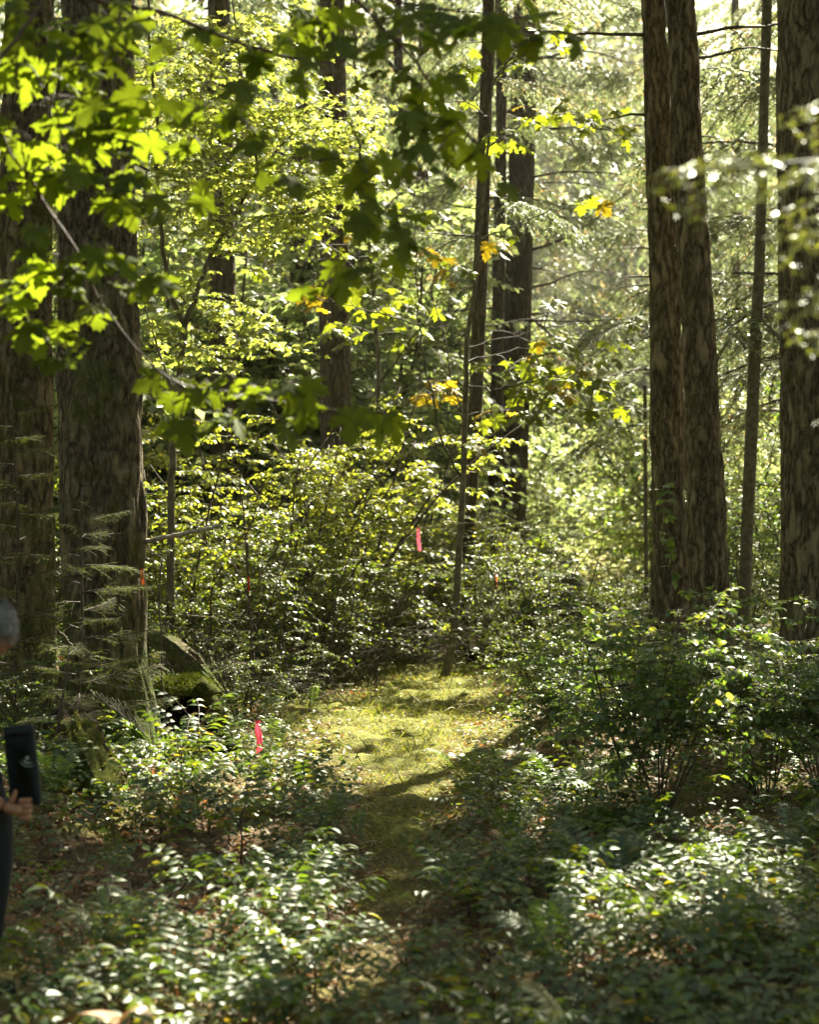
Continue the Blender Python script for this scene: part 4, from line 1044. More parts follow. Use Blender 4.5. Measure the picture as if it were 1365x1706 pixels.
def frond_fern(seed, n=26, mat='fern_leaf', curl=.9):
    r = np.random.default_rng(seed); g = Geo()
    t = np.linspace(0, 1, 16)
    pts = np.stack([.03 * np.sin(t * 4), t * np.cos(t * .5), .75 * np.sin(t * curl * 2.3) * .52], -1)
    g.tube(pts, np.linspace(.010, .004, 16), 3, 0, False)
    lv, lf = LEAF_LO
    lv = lv * np.array([.22, 1, .6])
    u = np.linspace(.1, .99, n)
    p = np.stack([np.interp(u, t, pts[:, k]) for k in range(3)], -1)
    tan = norm(np.stack([np.interp(np.clip(u + .03, 0, 1), t, pts[:, k]) for k in range(3)], -1) - np.stack([np.interp(u - .03, t, pts[:, k]) for k in range(3)], -1))
    s = .20 * np.sin(np.pi * np.clip(u * .88 + .13, 0, 1)) ** .7 + .015
    for sd_ in (1, -1):
        f = np.stack([np.full(n, sd_ * 1.0), tan[:, 1] * .3, tan[:, 2] * .3 - .12], -1) + r.normal(0, .05, (n, 3))
        nn = np.cross(np.stack([np.ones(n), np.zeros(n), np.zeros(n)], -1), tan) + r.normal(0, .1, (n, 3))
        g.inst(lv, lf, frames(f, nn) * s[:, None, None], p)
    return g.mesh('frond', M[mat])
FERN = [frond_fern(911), frond_fern(912, 24, 'fern_leaf', 1.05)]

def plant(name, label, cat, loc, meshes, n, size, lift, seed, group=None, rise=.12, spread=1.0, stemh=.0):
    r = np.random.default_rng(seed)
    o = thing(name, label, cat, loc, (0, 0, 0), group)
    if stemh > 0:
        g = Geo(); g.tube(np.array([[0, 0, -.03], [.01, 0, stemh * .5], [0, .01, stemh]]), [.007, .006, .005], 4); link('stem', g.mesh('stem', M['twig_red']), o)
    a0 = r.uniform(0, 6.28)
    for k in range(n):
        a = a0 + k * 2.399 + r.normal(0, .2)
        s = size * r.uniform(.75, 1.15)
        link('frond', meshes[int(r.integers(0, len(meshes)))], o, (0, 0, stemh * r.uniform(.6, 1)), (lift + r.normal(0, .16), r.normal(0, .12), a), s)
    return o

def litter(x, y):      # bare leaf litter patch on the left bank
    return np.clip(1.15 * np.exp(-((x + 1.5) / .8) ** 2 - ((y - 8.9) / 1.4) ** 2) + 1.3 * np.exp(-((x + 1.06) / .26) ** 2 - ((y - 6.1) / .3) ** 2), 0, 1.15)

def avoid_path(x, y, m=1.0):
    return abs(x - float(path_x(y))) > float(path_w(y)) * m + .10 * min(1, max(0, y - 8.2))

# sword ferns that stand out
for k, (px, py_, s, n, lab) in enumerate([
    (790, 1300, .50, 9, 'sword fern with sun glinting fronds at the right edge of the path'),
    (850, 1390, .42, 8, 'shaded sword fern right of the dark part of the path'),
    (930, 1330, .45, 8, 'pale tipped fern right of the path, left of the cane shrub'),
    (1010, 1290, .42, 8, 'fern standing between the path and the thin dark canes'),
    (560, 1380, .3, 6, 'small fern at the left edge of the path'),
    (90, 1390, .42, 8, 'fern beside the standing person'),
    (465, 1230, .40, 8, 'bluish fern beside the lower pink ribbon'),
    (200, 1620, .42, 8, 'fern on the leaf litter low at left'),
    (990, 1480, .5, 8, 'bright yellow green fern in front of the fallen log'),
    (1200, 1470, .42, 8, 'sunlit fern at right below the bent pale stick'),
    (1320, 1420, .42, 8, 'dim fern near the right edge'),
    (930, 1620, .48, 9, 'large dark fern in the foreground right of the path'),
    (440, 1150, .35, 7, 'small fern behind the lower pink ribbon'),
    (300, 1120, .35, 7, 'cool green fern between stump and curved log'),
    (1190, 1620, .4, 8, 'blurred fern in the foreground at right')]):
    d = 5600 / (py_ - 853)
    plant('sword_fern', lab, 'fern', PG(px, d), FERN, n, s, .38, 1000 + k, 'sword ferns')

# individual oregon grape plants, then the ground cover they merge into
r = np.random.default_rng(515)
spots = []
regions = [('on the sunlit bank below the mossy stump', 150, 520, 1290, 1480, 32), ('on the leaf litter in the lower left corner', 60, 420, 1560, 1760, 26), ('in the foreground along the bottom middle', 420, 860, 1590, 1790, 36),
           ('right of the dark stretch of path', 760, 1020, 1340, 1560, 30), ('in the lower right corner', 900, 1400, 1560, 1790, 48), ('in front of the fallen log at right', 1020, 1350, 1420, 1560, 20), ('left of the dark stretch of path', 430, 560, 1420, 1590, 14)]
cnt = 0
for nm, x0, x1, y0, y1, n in regions:
    for k in range(n):
        px, py_ = r.uniform(x0, x1), r.uniform(y0, y1)
        d = 5600 / (py_ - 853); x = (px - 682.5) * d / F
        if not avoid_path(x, d, 1.05) or r.uniform() < .85 * litter(x, d): continue
        nf_, sz_, sh_ = int(r.integers(4, 7)), r.uniform(.20, .33), r.uniform(.04, .17)
        third = 'leftmost' if px < x0 + (x1 - x0) / 3 else ('rightmost' if px > x1 - (x1 - x0) / 3 else 'middle')
        plant('oregon_grape', ('sparse', '', 'full')[nf_ - 4] + (' tall' if sh_ > .12 else ' low' if sh_ < .07 else '') + (' large' if sz_ > .29 else ' small' if sz_ < .24 else '') + ' Oregon grape ' + nm + ', ' + third + ' third', 'plant', G(x, d), FR, nf_, sz_, .30, 2000 + cnt, 'Oregon grape ' + nm, stemh=sh_)
        cnt += 1

# tall glinting sprays on the left bank
for k, (px, py_, h, lab) in enumerate([(330, 1330, .42, 'tallest glossy spray catching white sun right of the mossy root'), (300, 1360, .36, 'glossy leafy spray left of the tallest sunlit spray'), (400, 1440, .30, 'sunlit spray arching toward the path from the left bank'), (225, 1220, .30, 'pale leaved sprig on the foot of the thick left trunk'), (265, 1430, .25, 'white glinting sprig on the leaf litter')]):
    d = 5600 / (py_ - 853)
    plant('salal_sprig', lab, 'plant', PG(px, d), FR, 6, .34, .45, 2500 + k, None, stemh=h)

def scatter_cover(n, y0, y1, size, seed, meshes_src, mat, pathm=1.1, name='ground_cover', xr=.262, dens=None, lift=.35, hmax=.2, clump=True):
    r = np.random.default_rng(seed)
    y = np.sqrt(r.uniform(y0 ** 2, y1 ** 2, n)); x = r.uniform(-1, 1, n) * (y * xr)
    ok = np.abs(x - path_x(y)) > path_w(y) * pathm * r.uniform(.75, 1.3, n) + .06 * np.clip(y - 8.2, 0, 1)
    if clump: ok &= (fbm(x * 1.3 + 4, y * 1.3, 0, seed) > .40)
    ok &= r.uniform(0, 1, n) > .85 * litter(x, y)
    x, y = x[ok], y[ok]; n = len(x)
    z = gz(x, y) + r.uniform(.02, hmax, n)
    a = r.uniform(0, 2 * np.pi, n)
    el = r.normal(lift, .25, n)
    fwd = np.stack([np.cos(a) * np.cos(el), np.sin(a) * np.cos(el), np.sin(el)], -1)
    nr = np.array([0, 0, 1.0]) + r.normal(0, .22, (n, 3))
    MM = frames(fwd, nr) * (size * r.uniform(.6, 1.2, n))[:, None, None]
    pos = np.stack([x, y, z], -1)
    g = Geo()
    k = len(meshes_src)
    for i, me in enumerate(meshes_src):
        nv = len(me.vertices); v = np.zeros(nv * 3, np.float32); me.vertices.foreach_get('co', v); v = v.reshape(-1, 3)
        f = np.zeros(len(me.polygons) * 3, np.int32); me.loops.foreach_get('vertex_index', f); f = f.reshape(-1, 3)
        mi = np.zeros(len(me.polygons), np.int32); me.polygons.foreach_get('material_index', mi)
        sel = np.arange(n) % k == i
        f = f[mi == 0] if len(me.materials) > 1 else f
        g.inst(v, f, MM[sel], pos[sel])
    link(name, g.mesh(name, mat), kind='stuff')
scatter_cover(1900, 4.9, 11.5, .265, 61, [FR[0], FR[1]], M['grape_leaf'])
scatter_cover(2400, 11, 22, .26, 62, [FR[3], FR[1]], M['grape_leaf'], 1.25, 'ground_cover')
scatter_cover(260, 9, 20, .34, 63, [FERN[0]], M['fern_leaf'], 1.1, 'fern_cover', lift=.45, hmax=.03)

def small_leaves(name, n, y0, y1, size, tmpl, mat, seed, hmax, pathm, xr=.262, flat=.4, thr=.3, onpath=False, dirt=False, wid=1.0, up=0.0, xw=None):
    r = np.random.default_rng(seed)
    y = np.sqrt(r.uniform(y0 ** 2, y1 ** 2, n)); x = r.uniform(-1, 1, n) * (y * xr)
    if xw: x = r.uniform(xw[0], xw[1], n)
    dx = np.abs(x - path_x(y)) / path_w(y)
    ok = (dx < pathm * r.uniform(.6, 1.4, n)) if onpath else (dx > pathm * r.uniform(.7, 1.3, n))
    ok &= fbm(x * 1.7 + 40, y * 1.7, 0, seed) > thr
    if hmax > .07: ok &= r.uniform(0, 1, n) > .7 * litter(x, y)
    x, y = x[ok], y[ok]; n = len(x)
    z = gz(x, y) + r.uniform(.004, hmax, n)
    a = r.uniform(0, 2 * np.pi, n)
    fwd = np.stack([np.cos(a), np.sin(a), np.full(n, up) + r.normal(0, .25, n)], -1)
    nr = np.array([0, 0, 1.0]) + r.normal(0, flat, (n, 3))
    MM = frames(fwd, nr) * (size * r.uniform(.5, 1.3, n))[:, None, None]
    g = Geo(); g.inst(tmpl[0] * np.array([wid, 1, 1]), tmpl[1], MM, np.stack([x, y, z], -1))
    link(name, g.mesh(name, mat), kind='stuff')
small_leaves('ground_leaves', 20000, 5, 22, .04, LEAF_LO, M['shrub_leaf'], 71, .16, 1.15)
small_leaves('ground_leaves', 3500, 6, 14, .06, LEAF_LO, M['cool_leaf'], 72, .2, 1.0, thr=.45)
small_leaves('ground_leaves', 9000, 6, 20, .032, LEAF_LO, M['small_leaf'], 172, .10, .8, thr=.45)
small_leaves('ground_leaves', 3500, 6, 22, .04, LEAF_LO, M['shrub_leaf'], 173, .05, 1.0, onpath=True, thr=.5)
small_leaves('leaf_litter', 9000, 7.4, 11.2, .05, LEAF_LO, M['dead_leaf'], 273, .03, .9, flat=1.0, thr=.1, xw=(-2.6, -.4))
small_leaves('leaf_litter', 5000, 5, 9, .05, LEAF_LO, M['dead_leaf'], 274, .03, .9, flat=1.0, thr=.3)
small_leaves('dry_twigs', 1200, 6, 14, .22, (np.array([[-.02, 0, 0], [.02, 0, 0], [.01, 1, .05], [0, .5, .04]]), np.array([(0, 1, 3), (1, 2, 3), (0, 3, 2)])), M['deadwood'], 275, .04, .9, flat=1.0, thr=.3)
small_leaves('dry_needles', 14000, 6, 20, .06, (np.array([[-.02, 0, 0], [.02, 0, 0], [0, 1, 0.]]), np.array([(0, 1, 2)])), M['dead_leaf'], 174, .02, 1.3, onpath=True, flat=.8, thr=.1)
small_leaves('dry_needles', 16000, 6, 16, .09, (np.array([[-.025, 0, 0], [.025, 0, 0], [0, 1, 0.]]), np.array([(0, 1, 2)])), M['dead_leaf'], 175, .05, .5, flat=.8, thr=.3)
small_leaves('leaf_litter', 24000, 5, 22, .06, LEAF_LO, M['dead_leaf'], 73, .02, .6, flat=.5, thr=.2)
small_leaves('leaf_litter', 2600, 6, 20, .04, LEAF_LO, M['dead_leaf'], 74, .015, 1.2, onpath=True, flat=.5)
BL = (np.array([[-.08, 0, 0], [.08, 0, 0], [.03, .6, 0], [0, 1, -.12]]), np.array([(0, 1, 2), (0, 2, 3)]))
small_leaves('grass_blades', 9000, 12, 23, .11, (BL[0] * np.array([.5, 1, 1]), BL[1]), M['moss_blade'], 176, .012, 1.4, onpath=True, flat=1.0, thr=.5, up=1.2)
small_leaves('moss_tufts', 70000, 10, 23, .05, BL, M['moss_blade'], 75, .012, 1.35, onpath=True, flat=1.0, thr=.2, up=.8)
small_leaves('moss_tufts', 26000, 6, 12.5, .035, BL, M['moss_blade'], 76, .01, 1.5, onpath=True, flat=1.0, thr=.3, up=.7)
small_leaves('undergrowth', 30000, 20, 34, .09, LEAF_LO, M['shrub_leaf'], 77, .6, .8, thr=.2)
small_leaves('meadow_growth', 26000, 34, 100, .22, LEAF_QUAD, M['pale_growth'], 78, .5, .1, thr=.25, up=.5)
small_leaves('meadow_grass', 26000, 40, 100, .35, BL, M['dry_grass'], 79, .1, .1, thr=.2, up=1.2, wid=.8)

# dry grass stems at the back of the clearing
def grass_tuft(label, px, d, n, seed, L=.5):
    r = np.random.default_rng(seed); g = Geo()
    o = thing('dry_grass_tuft', label, 'grass tuft', PG(px, d), group='dry grass tufts in the clearing')
    for k in range(n):
        a = r.uniform(0, 6.28)
        pts, _ = polyline(r, np.array([r.normal(0, .06), r.normal(0, .06), 0]), np.array([math.cos(a) * .35, math.sin(a) * .35, 1]), L * r.uniform(.5, 1.1), 8, .06, (math.cos(a) * 1.3, math.sin(a) * 1.3, -1.4))
        gg = Geo(); gg.tube(pts, np.linspace(.0035, .0015, 9), 3); link('blade', gg.mesh('blade', M['dry_grass']), o)
for k, (px, py_, n, L, lab) in enumerate([(700, 1175, 6, .4, 'pale arching dry grass in the middle of the sunlit moss'), (760, 1185, 6, .45, 'dry grass right of the sunlit moss, before the maple sapling'), (690, 1160, 4, .5, 'upright dry blades at the back of the sunlit moss'), (790, 1115, 4, .45, 'curled dry stalks right of the maple sapling foot'), (520, 1165, 4, .4, 'dry grass at the left rim of the clearing'), (905, 1180, 5, .35, 'fine dry grass at the right rim of the clearing'), (570, 1340, 3, .25, 'short dry grass at the left of the path shade')]):
    grass_tuft(lab, px, 5600 / (py_ - 853), n, 3000 + k, L)

# maple leaves fallen on path and plants
gd = Geo(); gd.add(*MAPLE_HI[1]); dl = gd.mesh('dead_maple_leaf', M['dead_leaf'], False)
for k, (px, py_, dz, s, lab) in enumerate([(115, 1100, .55, .09, 'orange maple leaf caught on the hemlock sprig beside the person'), (155, 1108, .52, .07, 'brown maple leaf caught right of the orange one'), (575, 1325, .02, .12, 'brown leaf standing at the left edge of the path'), (595, 1360, .01, .08, 'orange leaf lying on the dark path'), (680, 1385, .01, .08, 'small orange leaf on the path shade'), (740, 1370, .02, .07, 'tan leaf right of the path middle'),
        (920, 1172, .05, .08, 'tan leaf at the right rim of the clearing'), (640, 1440, .01, .08, 'brown leaf on the darkest part of the path'), (1005, 1595, .15, .09, 'tan leaf held in foreground leaves at right'), (100, 1385, .05, .14, 'reddish leaf beside the person'), (150, 1400, .05, .12, 'rust brown leaf on the litter right of the person'), (1258, 1052, .9, .06, 'orange leaf hanging in the shrub at right'), (855, 1620, .1, .1, 'brown curled leaf in the foreground middle'), (430, 1500, .03, .1, 'brown leaf under the plants left of the path'), (330, 1480, .03, .1, 'pinkish dry leaf on the left litter')]):
    d = 5600 / (py_ - 853) if dz < .5 else 11.8
    if dz < .5: loc = PG(px, d, dz)
    else: loc = P(px, py_, 12.0)
    thing('fallen_leaf', lab, 'leaf', loc, (r.normal(.3, .4), r.normal(0, .4), r.uniform(0, 6.28)), None, s * 1.2, dl)

# ------------------------------------------------------------------ moss covered stump, root, logs, boulder
def lumpy(rings_fn, nz, nt, amp, fr, seed, mat, name):
    u = np.linspace(0, 1, nz); t = np.linspace(0, 2 * np.pi, nt, endpoint=False)
    U, T_ = np.meshgrid(u, t, indexing='ij')
    p, nn = rings_fn(U, T_)
    n_ = fbm(p[..., 0] * fr + 7, p[..., 1] * fr + 7, p[..., 2] * fr + 7, seed, 4) - .5
    p = p + nn * (n_ * amp)[..., None]
    g = Geo(); g.grid(p, True, 0, True)
    return g.mesh(name, mat)

def fuzz(me, n, size, mat, seed, upmin=-.2, name='moss_fuzz'):
    """tiny moss blades standing on a mesh surface"""
    r = np.random.default_rng(seed)
    nv = len(me.vertices); v = np.zeros(nv * 3, np.float32); me.vertices.foreach_get('co', v); v = v.reshape(-1, 3).astype(float)
    f = np.zeros(len(me.polygons) * 3, np.int32); me.loops.foreach_get('vertex_index', f); f = f.reshape(-1, 3)
    a, b, c = v[f[:, 0]], v[f[:, 1]], v[f[:, 2]]
    nn = np.cross(b - a, c - a); ar = np.linalg.norm(nn, axis=1); nn = nn / (ar[:, None] + 1e-12)
    wgt = ar * (nn[:, 2] > upmin); i = r.choice(len(f), n, p=wgt / wgt.sum())
    u, w_ = r.uniform(0, 1, (2, n)); sw = u + w_ > 1; u[sw] = 1 - u[sw]; w_[sw] = 1 - w_[sw]
    p = a[i] + (b[i] - a[i]) * u[:, None] + (c[i] - a[i]) * w_[:, None]
    k = noise3(p[:, 0] * 4, p[:, 1] * 4, p[:, 2] * 4, seed) > .3
    p = p[k]; nrm_ = nn[i][k]; m = len(p)
    fwd = nrm_ + r.normal(0, .7, (m, 3))
    MM = frames(fwd, r.normal(0, 1, (m, 3))) * (size * r.uniform(.5, 1.3, m))[:, None, None]
    g = Geo(); g.inst(*BL, MM, p)
    return g.mesh(name, mat)

# stump: hollow shell open toward the camera
def shell(h, r0, r1, a0, a1, thick, seed, mat, top_var=.15, sides=60, nz=26):
    th = np.linspace(R(a0), R(a1), sides); u = np.linspace(0, 1, nz)
    U, T_ = np.meshgrid(u, th, indexing='ij')
    H = h * (1 - top_var * noise3(np.cos(T_) * 2 + 5, np.sin(T_) * 2 + 5, 0, seed))
    edge = np.minimum((T_ - T_.min()), (T_.max() - T_)) / 1.2
    H = H * np.clip(.55 + edge, 0, 1)
    rr_ = r0 + (r1 - r0) * U ** .6 + (fbm(np.cos(T_) * 3 + 9, np.sin(T_) * 3 + 9, U * 1.2, seed, 3) - .5) * .16
    outer = np.stack([np.cos(T_) * rr_, np.sin(T_) * rr_, U * H - .1], -1)
    ri = rr_ - thick
    inner = np.stack([np.cos(T_) * ri, np.sin(T_) * ri, U * H * .97 - .1], -1)
    loop = np.concatenate([outer, inner[::-1]], 0)
    g = Geo(); g.grid(loop, False)
    # close the ends
    for c in (0, -1):
        col = np.stack([outer[:, c], inner[:, c]], 1); g.grid(col, False)
    return g.mesh('shell', mat)
st = thing('mossy_stump', 'rotten dark hollow stump with a rounded mossy top right of the thick left trunk', 'stump', PG(305, 13.9), (0, 0, R(8)))
me = shell(.70, .36, .24, -58, 238, .07, 4, M['rot']); link('wood', me, st)
def dome(U, T_):
    ph = U * np.pi * .5
    rr_ = .27 * np.cos(ph) ** .7 + .01
    p = np.stack([np.cos(T_) * rr_ * 1.1, np.sin(T_) * rr_, .50 + .13 * np.sin(ph)], -1)
    nn = np.stack([np.cos(T_) * np.cos(ph), np.sin(T_) * np.cos(ph), np.sin(ph) + .1], -1)
    return p, nn
me2 = lumpy(dome, 14, 40, .14, 5, 8, M['moss'], 'moss_cap'); link('moss_cap', me2, st)
def side_cushion(U, T_):
    p = np.stack([.10 + .32 * np.clip(U, 0, 1) + .06 * np.cos(T_), .0 + .13 * np.sin(T_) - .12, .58 - .62 * U ** 1.4 + .06 * np.cos(T_)], -1)
    nn = np.stack([np.cos(T_), np.sin(T_), np.cos(T_)], -1)
    return p, nn
me3 = lumpy(side_cushion, 16, 20, .10, 7, 9, M['moss'], 'moss_side'); link('moss_side', me3, st)
M['moss_dark'] = leaf_mat('moss_dark', [(0, (.02, .03, .004)), (1, (.06, .07, .01))], .35, (2, 1.9, .8), .02, .6)
link('moss_fuzz', fuzz(me2, 5000, .035, M['moss_dark'], 11), st, kind='stuff')
link('moss_fuzz', fuzz(me3, 4000, .035, M['moss_dark'], 12, -.8), st, kind='stuff')
link('moss_fuzz', fuzz(me, 5000, .03, M['moss_dark'], 13, .15), st, kind='stuff')

def log_mesh(pts, rad, mat, seed, amp=.03, sides=40, n=60, fr=9, name='log'):
    pts = smooth_line(pts, n)
    t = norm(np.gradient(pts, axis=0)); a = norm(np.cross(t, [0, 0, 1.0])); b = np.cross(a, t)
    rad = np.interp(np.linspace(0, 1, n), np.linspace(0, 1, len(rad)), rad)
    th = np.linspace(0, 2 * np.pi, sides, endpoint=False)
    d = np.cos(th)[None, :, None] * a[:, None] + np.sin(th)[None, :, None] * b[:, None]
    base = pts[:, None] + rad[:, None, None] * d
    s_ = np.linspace(0, 1, n)[:, None] * 3
    nz_ = fbm(np.cos(th)[None] * 3 + 9, np.sin(th)[None] * 3 + 9, s_ * 1.5, seed, 4) - .5
    fur = np.abs(2 * noise3(np.cos(th)[None] * fr * .4 + 30, np.sin(th)[None] * fr * .4 + 30, s_ * .8, seed + 3) - 1)
    base = base + (nz_ * amp * 3 + (fur - .4) * amp)[..., None] * d
    g = Geo(); g.grid(base, True, 0, True)
    return g.mesh(name, mat)

lg = thing('fallen_log', 'curved bark covered log leaning down to the right behind the mossy stump', 'log', PG(330, 15.6))
o3 = np.array(lg.location)
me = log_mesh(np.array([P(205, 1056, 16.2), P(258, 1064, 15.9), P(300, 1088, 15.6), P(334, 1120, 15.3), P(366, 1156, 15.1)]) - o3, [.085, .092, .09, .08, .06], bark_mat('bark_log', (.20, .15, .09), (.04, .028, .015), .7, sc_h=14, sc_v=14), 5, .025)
link('bark', me, lg); link('moss_fuzz', fuzz(me, 5000, .03, M['moss_blade'], 15, .3), lg, kind='stuff')
lg2 = thing('fallen_log', 'dark short log lying in the plants right of the path, under the cane shrub', 'log', PG(1060, 11.0))
o3 = np.array(lg2.location)
me = log_mesh(np.array([P(970, 1362, 10.9), P(1030, 1372, 10.8), P(1090, 1390, 10.8), P(1180, 1402, 11.0)]) - o3, [.075, .105, .10, .07], M['bark_old'], 6, .018)
link('bark', me, lg2); link('moss_fuzz', fuzz(me, 2500, .02, M['moss_blade'], 16, .5), lg2, kind='stuff')
lg3 = thing('fallen_log', 'dark rotten log crossing behind the mossy clearing in deep shade', 'log', PG(850, 23))
o3 = np.array(lg3.location)
me = log_mesh(np.array([P(780, 1100, 23.2), P(860, 1078, 23), P(930, 1055, 22.8), P(990, 1040, 22.5)]) - o3, [.10, .13, .14, .12], M['rot'], 7, .02); link('bark', me, lg3)

# mossy buttress root at left
rt = thing('mossy_root', 'moss draped broken root sloping down in front of the thick left trunk', 'root', PG(165, 10.6))
o3 = np.array(rt.location)
me = log_mesh(np.array([P(120, 1200, 12.0), P(140, 1250, 11.3), P(160, 1300, 10.7), P(178, 1340, 10.4), P(186, 1400, 10.2)]) - o3, [.16, .15, .13, .10, .06], M['rot'], 8, .035)
link('wood', me, rt)
me4 = log_mesh(np.array([P(128, 1225, 11.5), P(146, 1262, 11.0), P(165, 1305, 10.5), P(182, 1350, 10.2)]) - o3 + np.array([0, -.04, .05]), [.09, .12, .11, .05], M['moss'], 9, .04)
link('moss', me4, rt); link('moss_fuzz', fuzz(me4, 7000, .035, M['moss_blade'], 17, -.6), rt, kind='stuff')

bd = thing('mossy_mound', 'rounded dark earth and root mound behind the shrubs left of the twin firs', 'mound', PG(935, 22.6), scale=.85)
def ball(U, T_):
    ph = (U - .5) * np.pi * .96
    p = np.stack([np.cos(T_) * np.cos(ph) * .72, np.sin(T_) * np.cos(ph) * .5, .75 + np.sin(ph) * .68 * np.cos(.3 * np.cos(T_))], -1)
    nn = np.stack([np.cos(T_) * np.cos(ph), np.sin(T_) * np.cos(ph), np.sin(ph)], -1)
    return p, nn
me = lumpy(ball, 30, 50, .35, 2.2, 10, solid('mound_earth', (.03, .035, .015), .95, (.08, .075, .05), 5, .9, 20), 'mound'); link('mound', me, bd)
link('moss_fuzz', fuzz(me, 4000, .05, M['fern_leaf'], 18, .1), bd, kind='stuff')

st2 = thing('rotten_stump', 'dark broken stump under the shrubs below the twin firs', 'stump', PG(1203, 14.6))
link('wood', shell(.62, .17, .13, 0, 359, .06, 14, M['rot'], .5), st2)

# bare sticks
def stick(name, label, pts, r0, r1, mat='deadwood', side=None, w=.004, cat='stick', seed=0):
    o = thing(name, label, cat, pts[0])
    q = smooth_line(np.array(pts) - np.array(pts[0]), 24, w, seed)
    g = Geo(); g.tube(q, np.linspace(r0, r1, 24), 6); link('stem', g.mesh('stem', M[mat]), o)
    for s in (side or []):
        q2 = smooth_line(np.array(s) - np.array(pts[0]), 12, w * .6, seed + 1)
        g = Geo(); g.tube(q2, np.linspace(r1 * 1.2, r1 * .5, 12), 5); link('twig', g.mesh('twig', M[mat]), o)
    return o
stick('dead_branch', 'pale lichen covered dead branch jutting right from behind the thick left trunk', [P(232, 905, 13.4), P(265, 897, 12.9), P(310, 889, 12.6), P(345, 882, 12.4), P(364, 876, 12.3)], .022, .012, 'deadwood', None, .006)
stick('arching_twig', 'long thin arching twig crossing the maple sapling with curled side twigs', [P(640, 905, 20.5), P(680, 885, 20.4), P(720, 877, 20.3), P(790, 872, 20.3), P(820, 885, 20.2), P(850, 920, 20.2)], .006, .003, 'deadwood',
      [[P(725, 877, 20.3), P(731, 890, 20.3), P(727, 903, 20.2)], [P(750, 876, 20.3), P(755, 892, 20.2)], [P(700, 880, 20.4), P(680, 895, 20.2), P(660, 912, 20.1)], [P(800, 872, 20.3), P(797, 850, 20.3), P(790, 840, 20.2)], [P(830, 895, 20.2), P(828, 915, 20.2)]])
stick('leaning_stick', 'pale bent stick leaning at the right edge under the shrubs', [P(1296, 1095, 13), P(1312, 1145, 12.7), P(1332, 1185, 12.5), P(1348, 1225, 12.3), P(1370, 1290, 12.2)], .016, .022, 'deadwood', [[P(1320, 1150, 12.7), P(1335, 1120, 12.8), P(1350, 1105, 12.9)]])
stick('forked_white_stick', 'small white forked stick standing right of the curved log', [P(378, 1122, 15), P(384, 1108, 15), P(390, 1096, 15)], .010, .007, 'deadwood', [[P(380, 1118, 15), P(392, 1107, 15), P(410, 1105, 15)]])
stick('thin_stick', 'short white stick left of the forked white one', [P(363, 1111, 15), P(356, 1105, 15), P(351, 1095, 15)], .006, .004)
stick('bent_stick', 'thin sunlit stick drooping behind the mossy clearing', [P(660, 1065, 20), P(672, 1072, 20), P(690, 1080, 20), P(702, 1090, 20)], .008, .005)
stick('hanging_twig', 'thin pale vine hanging straight down left of the clearing', [P(588, 1010, 19), P(592, 1030, 19), P(591, 1060, 19), P(592, 1085, 19)], .005, .003)
stick('fallen_twig', 'pale twig lying at the back of the moss', [P(540, 1142, 18.5), P(560, 1141, 18.5), P(590, 1140, 18.6)], .008, .006)
stick('drooping_twig', 'long pale drooping twig above the curved log', [P(310, 1025, 16), P(350, 1028, 16), P(382, 1038, 16), P(395, 1055, 16), P(408, 1082, 16)], .006, .003)
stick('tall_thin_stem', 'thin dark straight stem carrying red flagging behind the lower pink ribbon', [PG(418, 16.5), P(418, 1100, 16.5), P(415, 1000, 16.5), P(408, 900, 16.5), P(400, 800, 16.6), P(396, 720, 16.6)], .013, .006, 'twig_red',
      [[P(408, 900, 16.5), P(430, 840, 16.4), P(440, 800, 16.3)], [P(415, 1000, 16.5), P(395, 950, 16.4), P(380, 930, 16.3)]], .006)
stick('thin_leaning_stem', 'mossy thin stems leaning together left of the clearing', [PG(530, 18.6), P(548, 1080, 18.6), P(562, 1020, 18.6)], .014, .008, 'twig', [[PG(560, 18.6), P(545, 1100, 18.6), P(520, 1060, 18.6)]], .006)
stick('vertical_thin_stem', 'thin brown stem standing in front of the mossy stump', [PG(278, 12.8), P(275, 1200, 12.8), P(270, 1140, 12.8), P(268, 1095, 12.8), P(266, 1000, 12.9), P(268, 930, 13)], .010, .006, 'twig')
stick('crossing_twig', 'dark twig crossing in front of the grey fir', [P(1130, 425, 18.6), P(1115, 395, 18.5), P(1105, 378, 18.4)], .01, .004, 'twig')

# bare thicket of fine dead twigs in the shade left of centre
tw_o = thing('twig_thicket', 'tangle of fine bare brown twigs in the shade left of the pink ribbon', 'bush', PG(530, 19.6))
g = Geo(); r = np.random.default_rng(818)
for k in range(110):
    a = r.uniform(-1, 1)
    pts, _ = polyline(r, np.array([r.normal(0, .35), r.normal(0, .3), 0]), np.array([a, r.normal(0, .3), 1.2]), r.uniform(.9, 2.2), 8, .08, (a * 1.4, 0, -.2))
    g.tube(pts, np.linspace(.005, .002, 9), 3, 0, False)
link('twigs', g.mesh('twigs', M['twig']), tw_o, kind='stuff')
# darker tangle behind the clearing
for px, d, lab in ((640, 22.4, 'dim tangle of bare twigs behind the head of the path'), (860, 22.0, 'dim tangle of bare twigs right of the maple sapling'), (380, 17.6, 'dim tangle of bare twigs above the curved log')):
    tw2 = thing('twig_thicket', lab, 'bush', PG(px, d)); g = Geo()
    for k in range(80):
        a = r.uniform(-1.2, 1.2)
        pts, _ = polyline(r, np.array([r.normal(0, .5), r.normal(0, .4), 0]), np.array([a, r.normal(0, .4), 1]), r.uniform(.5, 1.6), 7, .12, (a, 0, -.5))
        g.tube(pts, np.linspace(.006, .002, 8), 3, 0, False)
    link('twigs', g.mesh('twigs', M['twig']), tw2, kind='stuff')

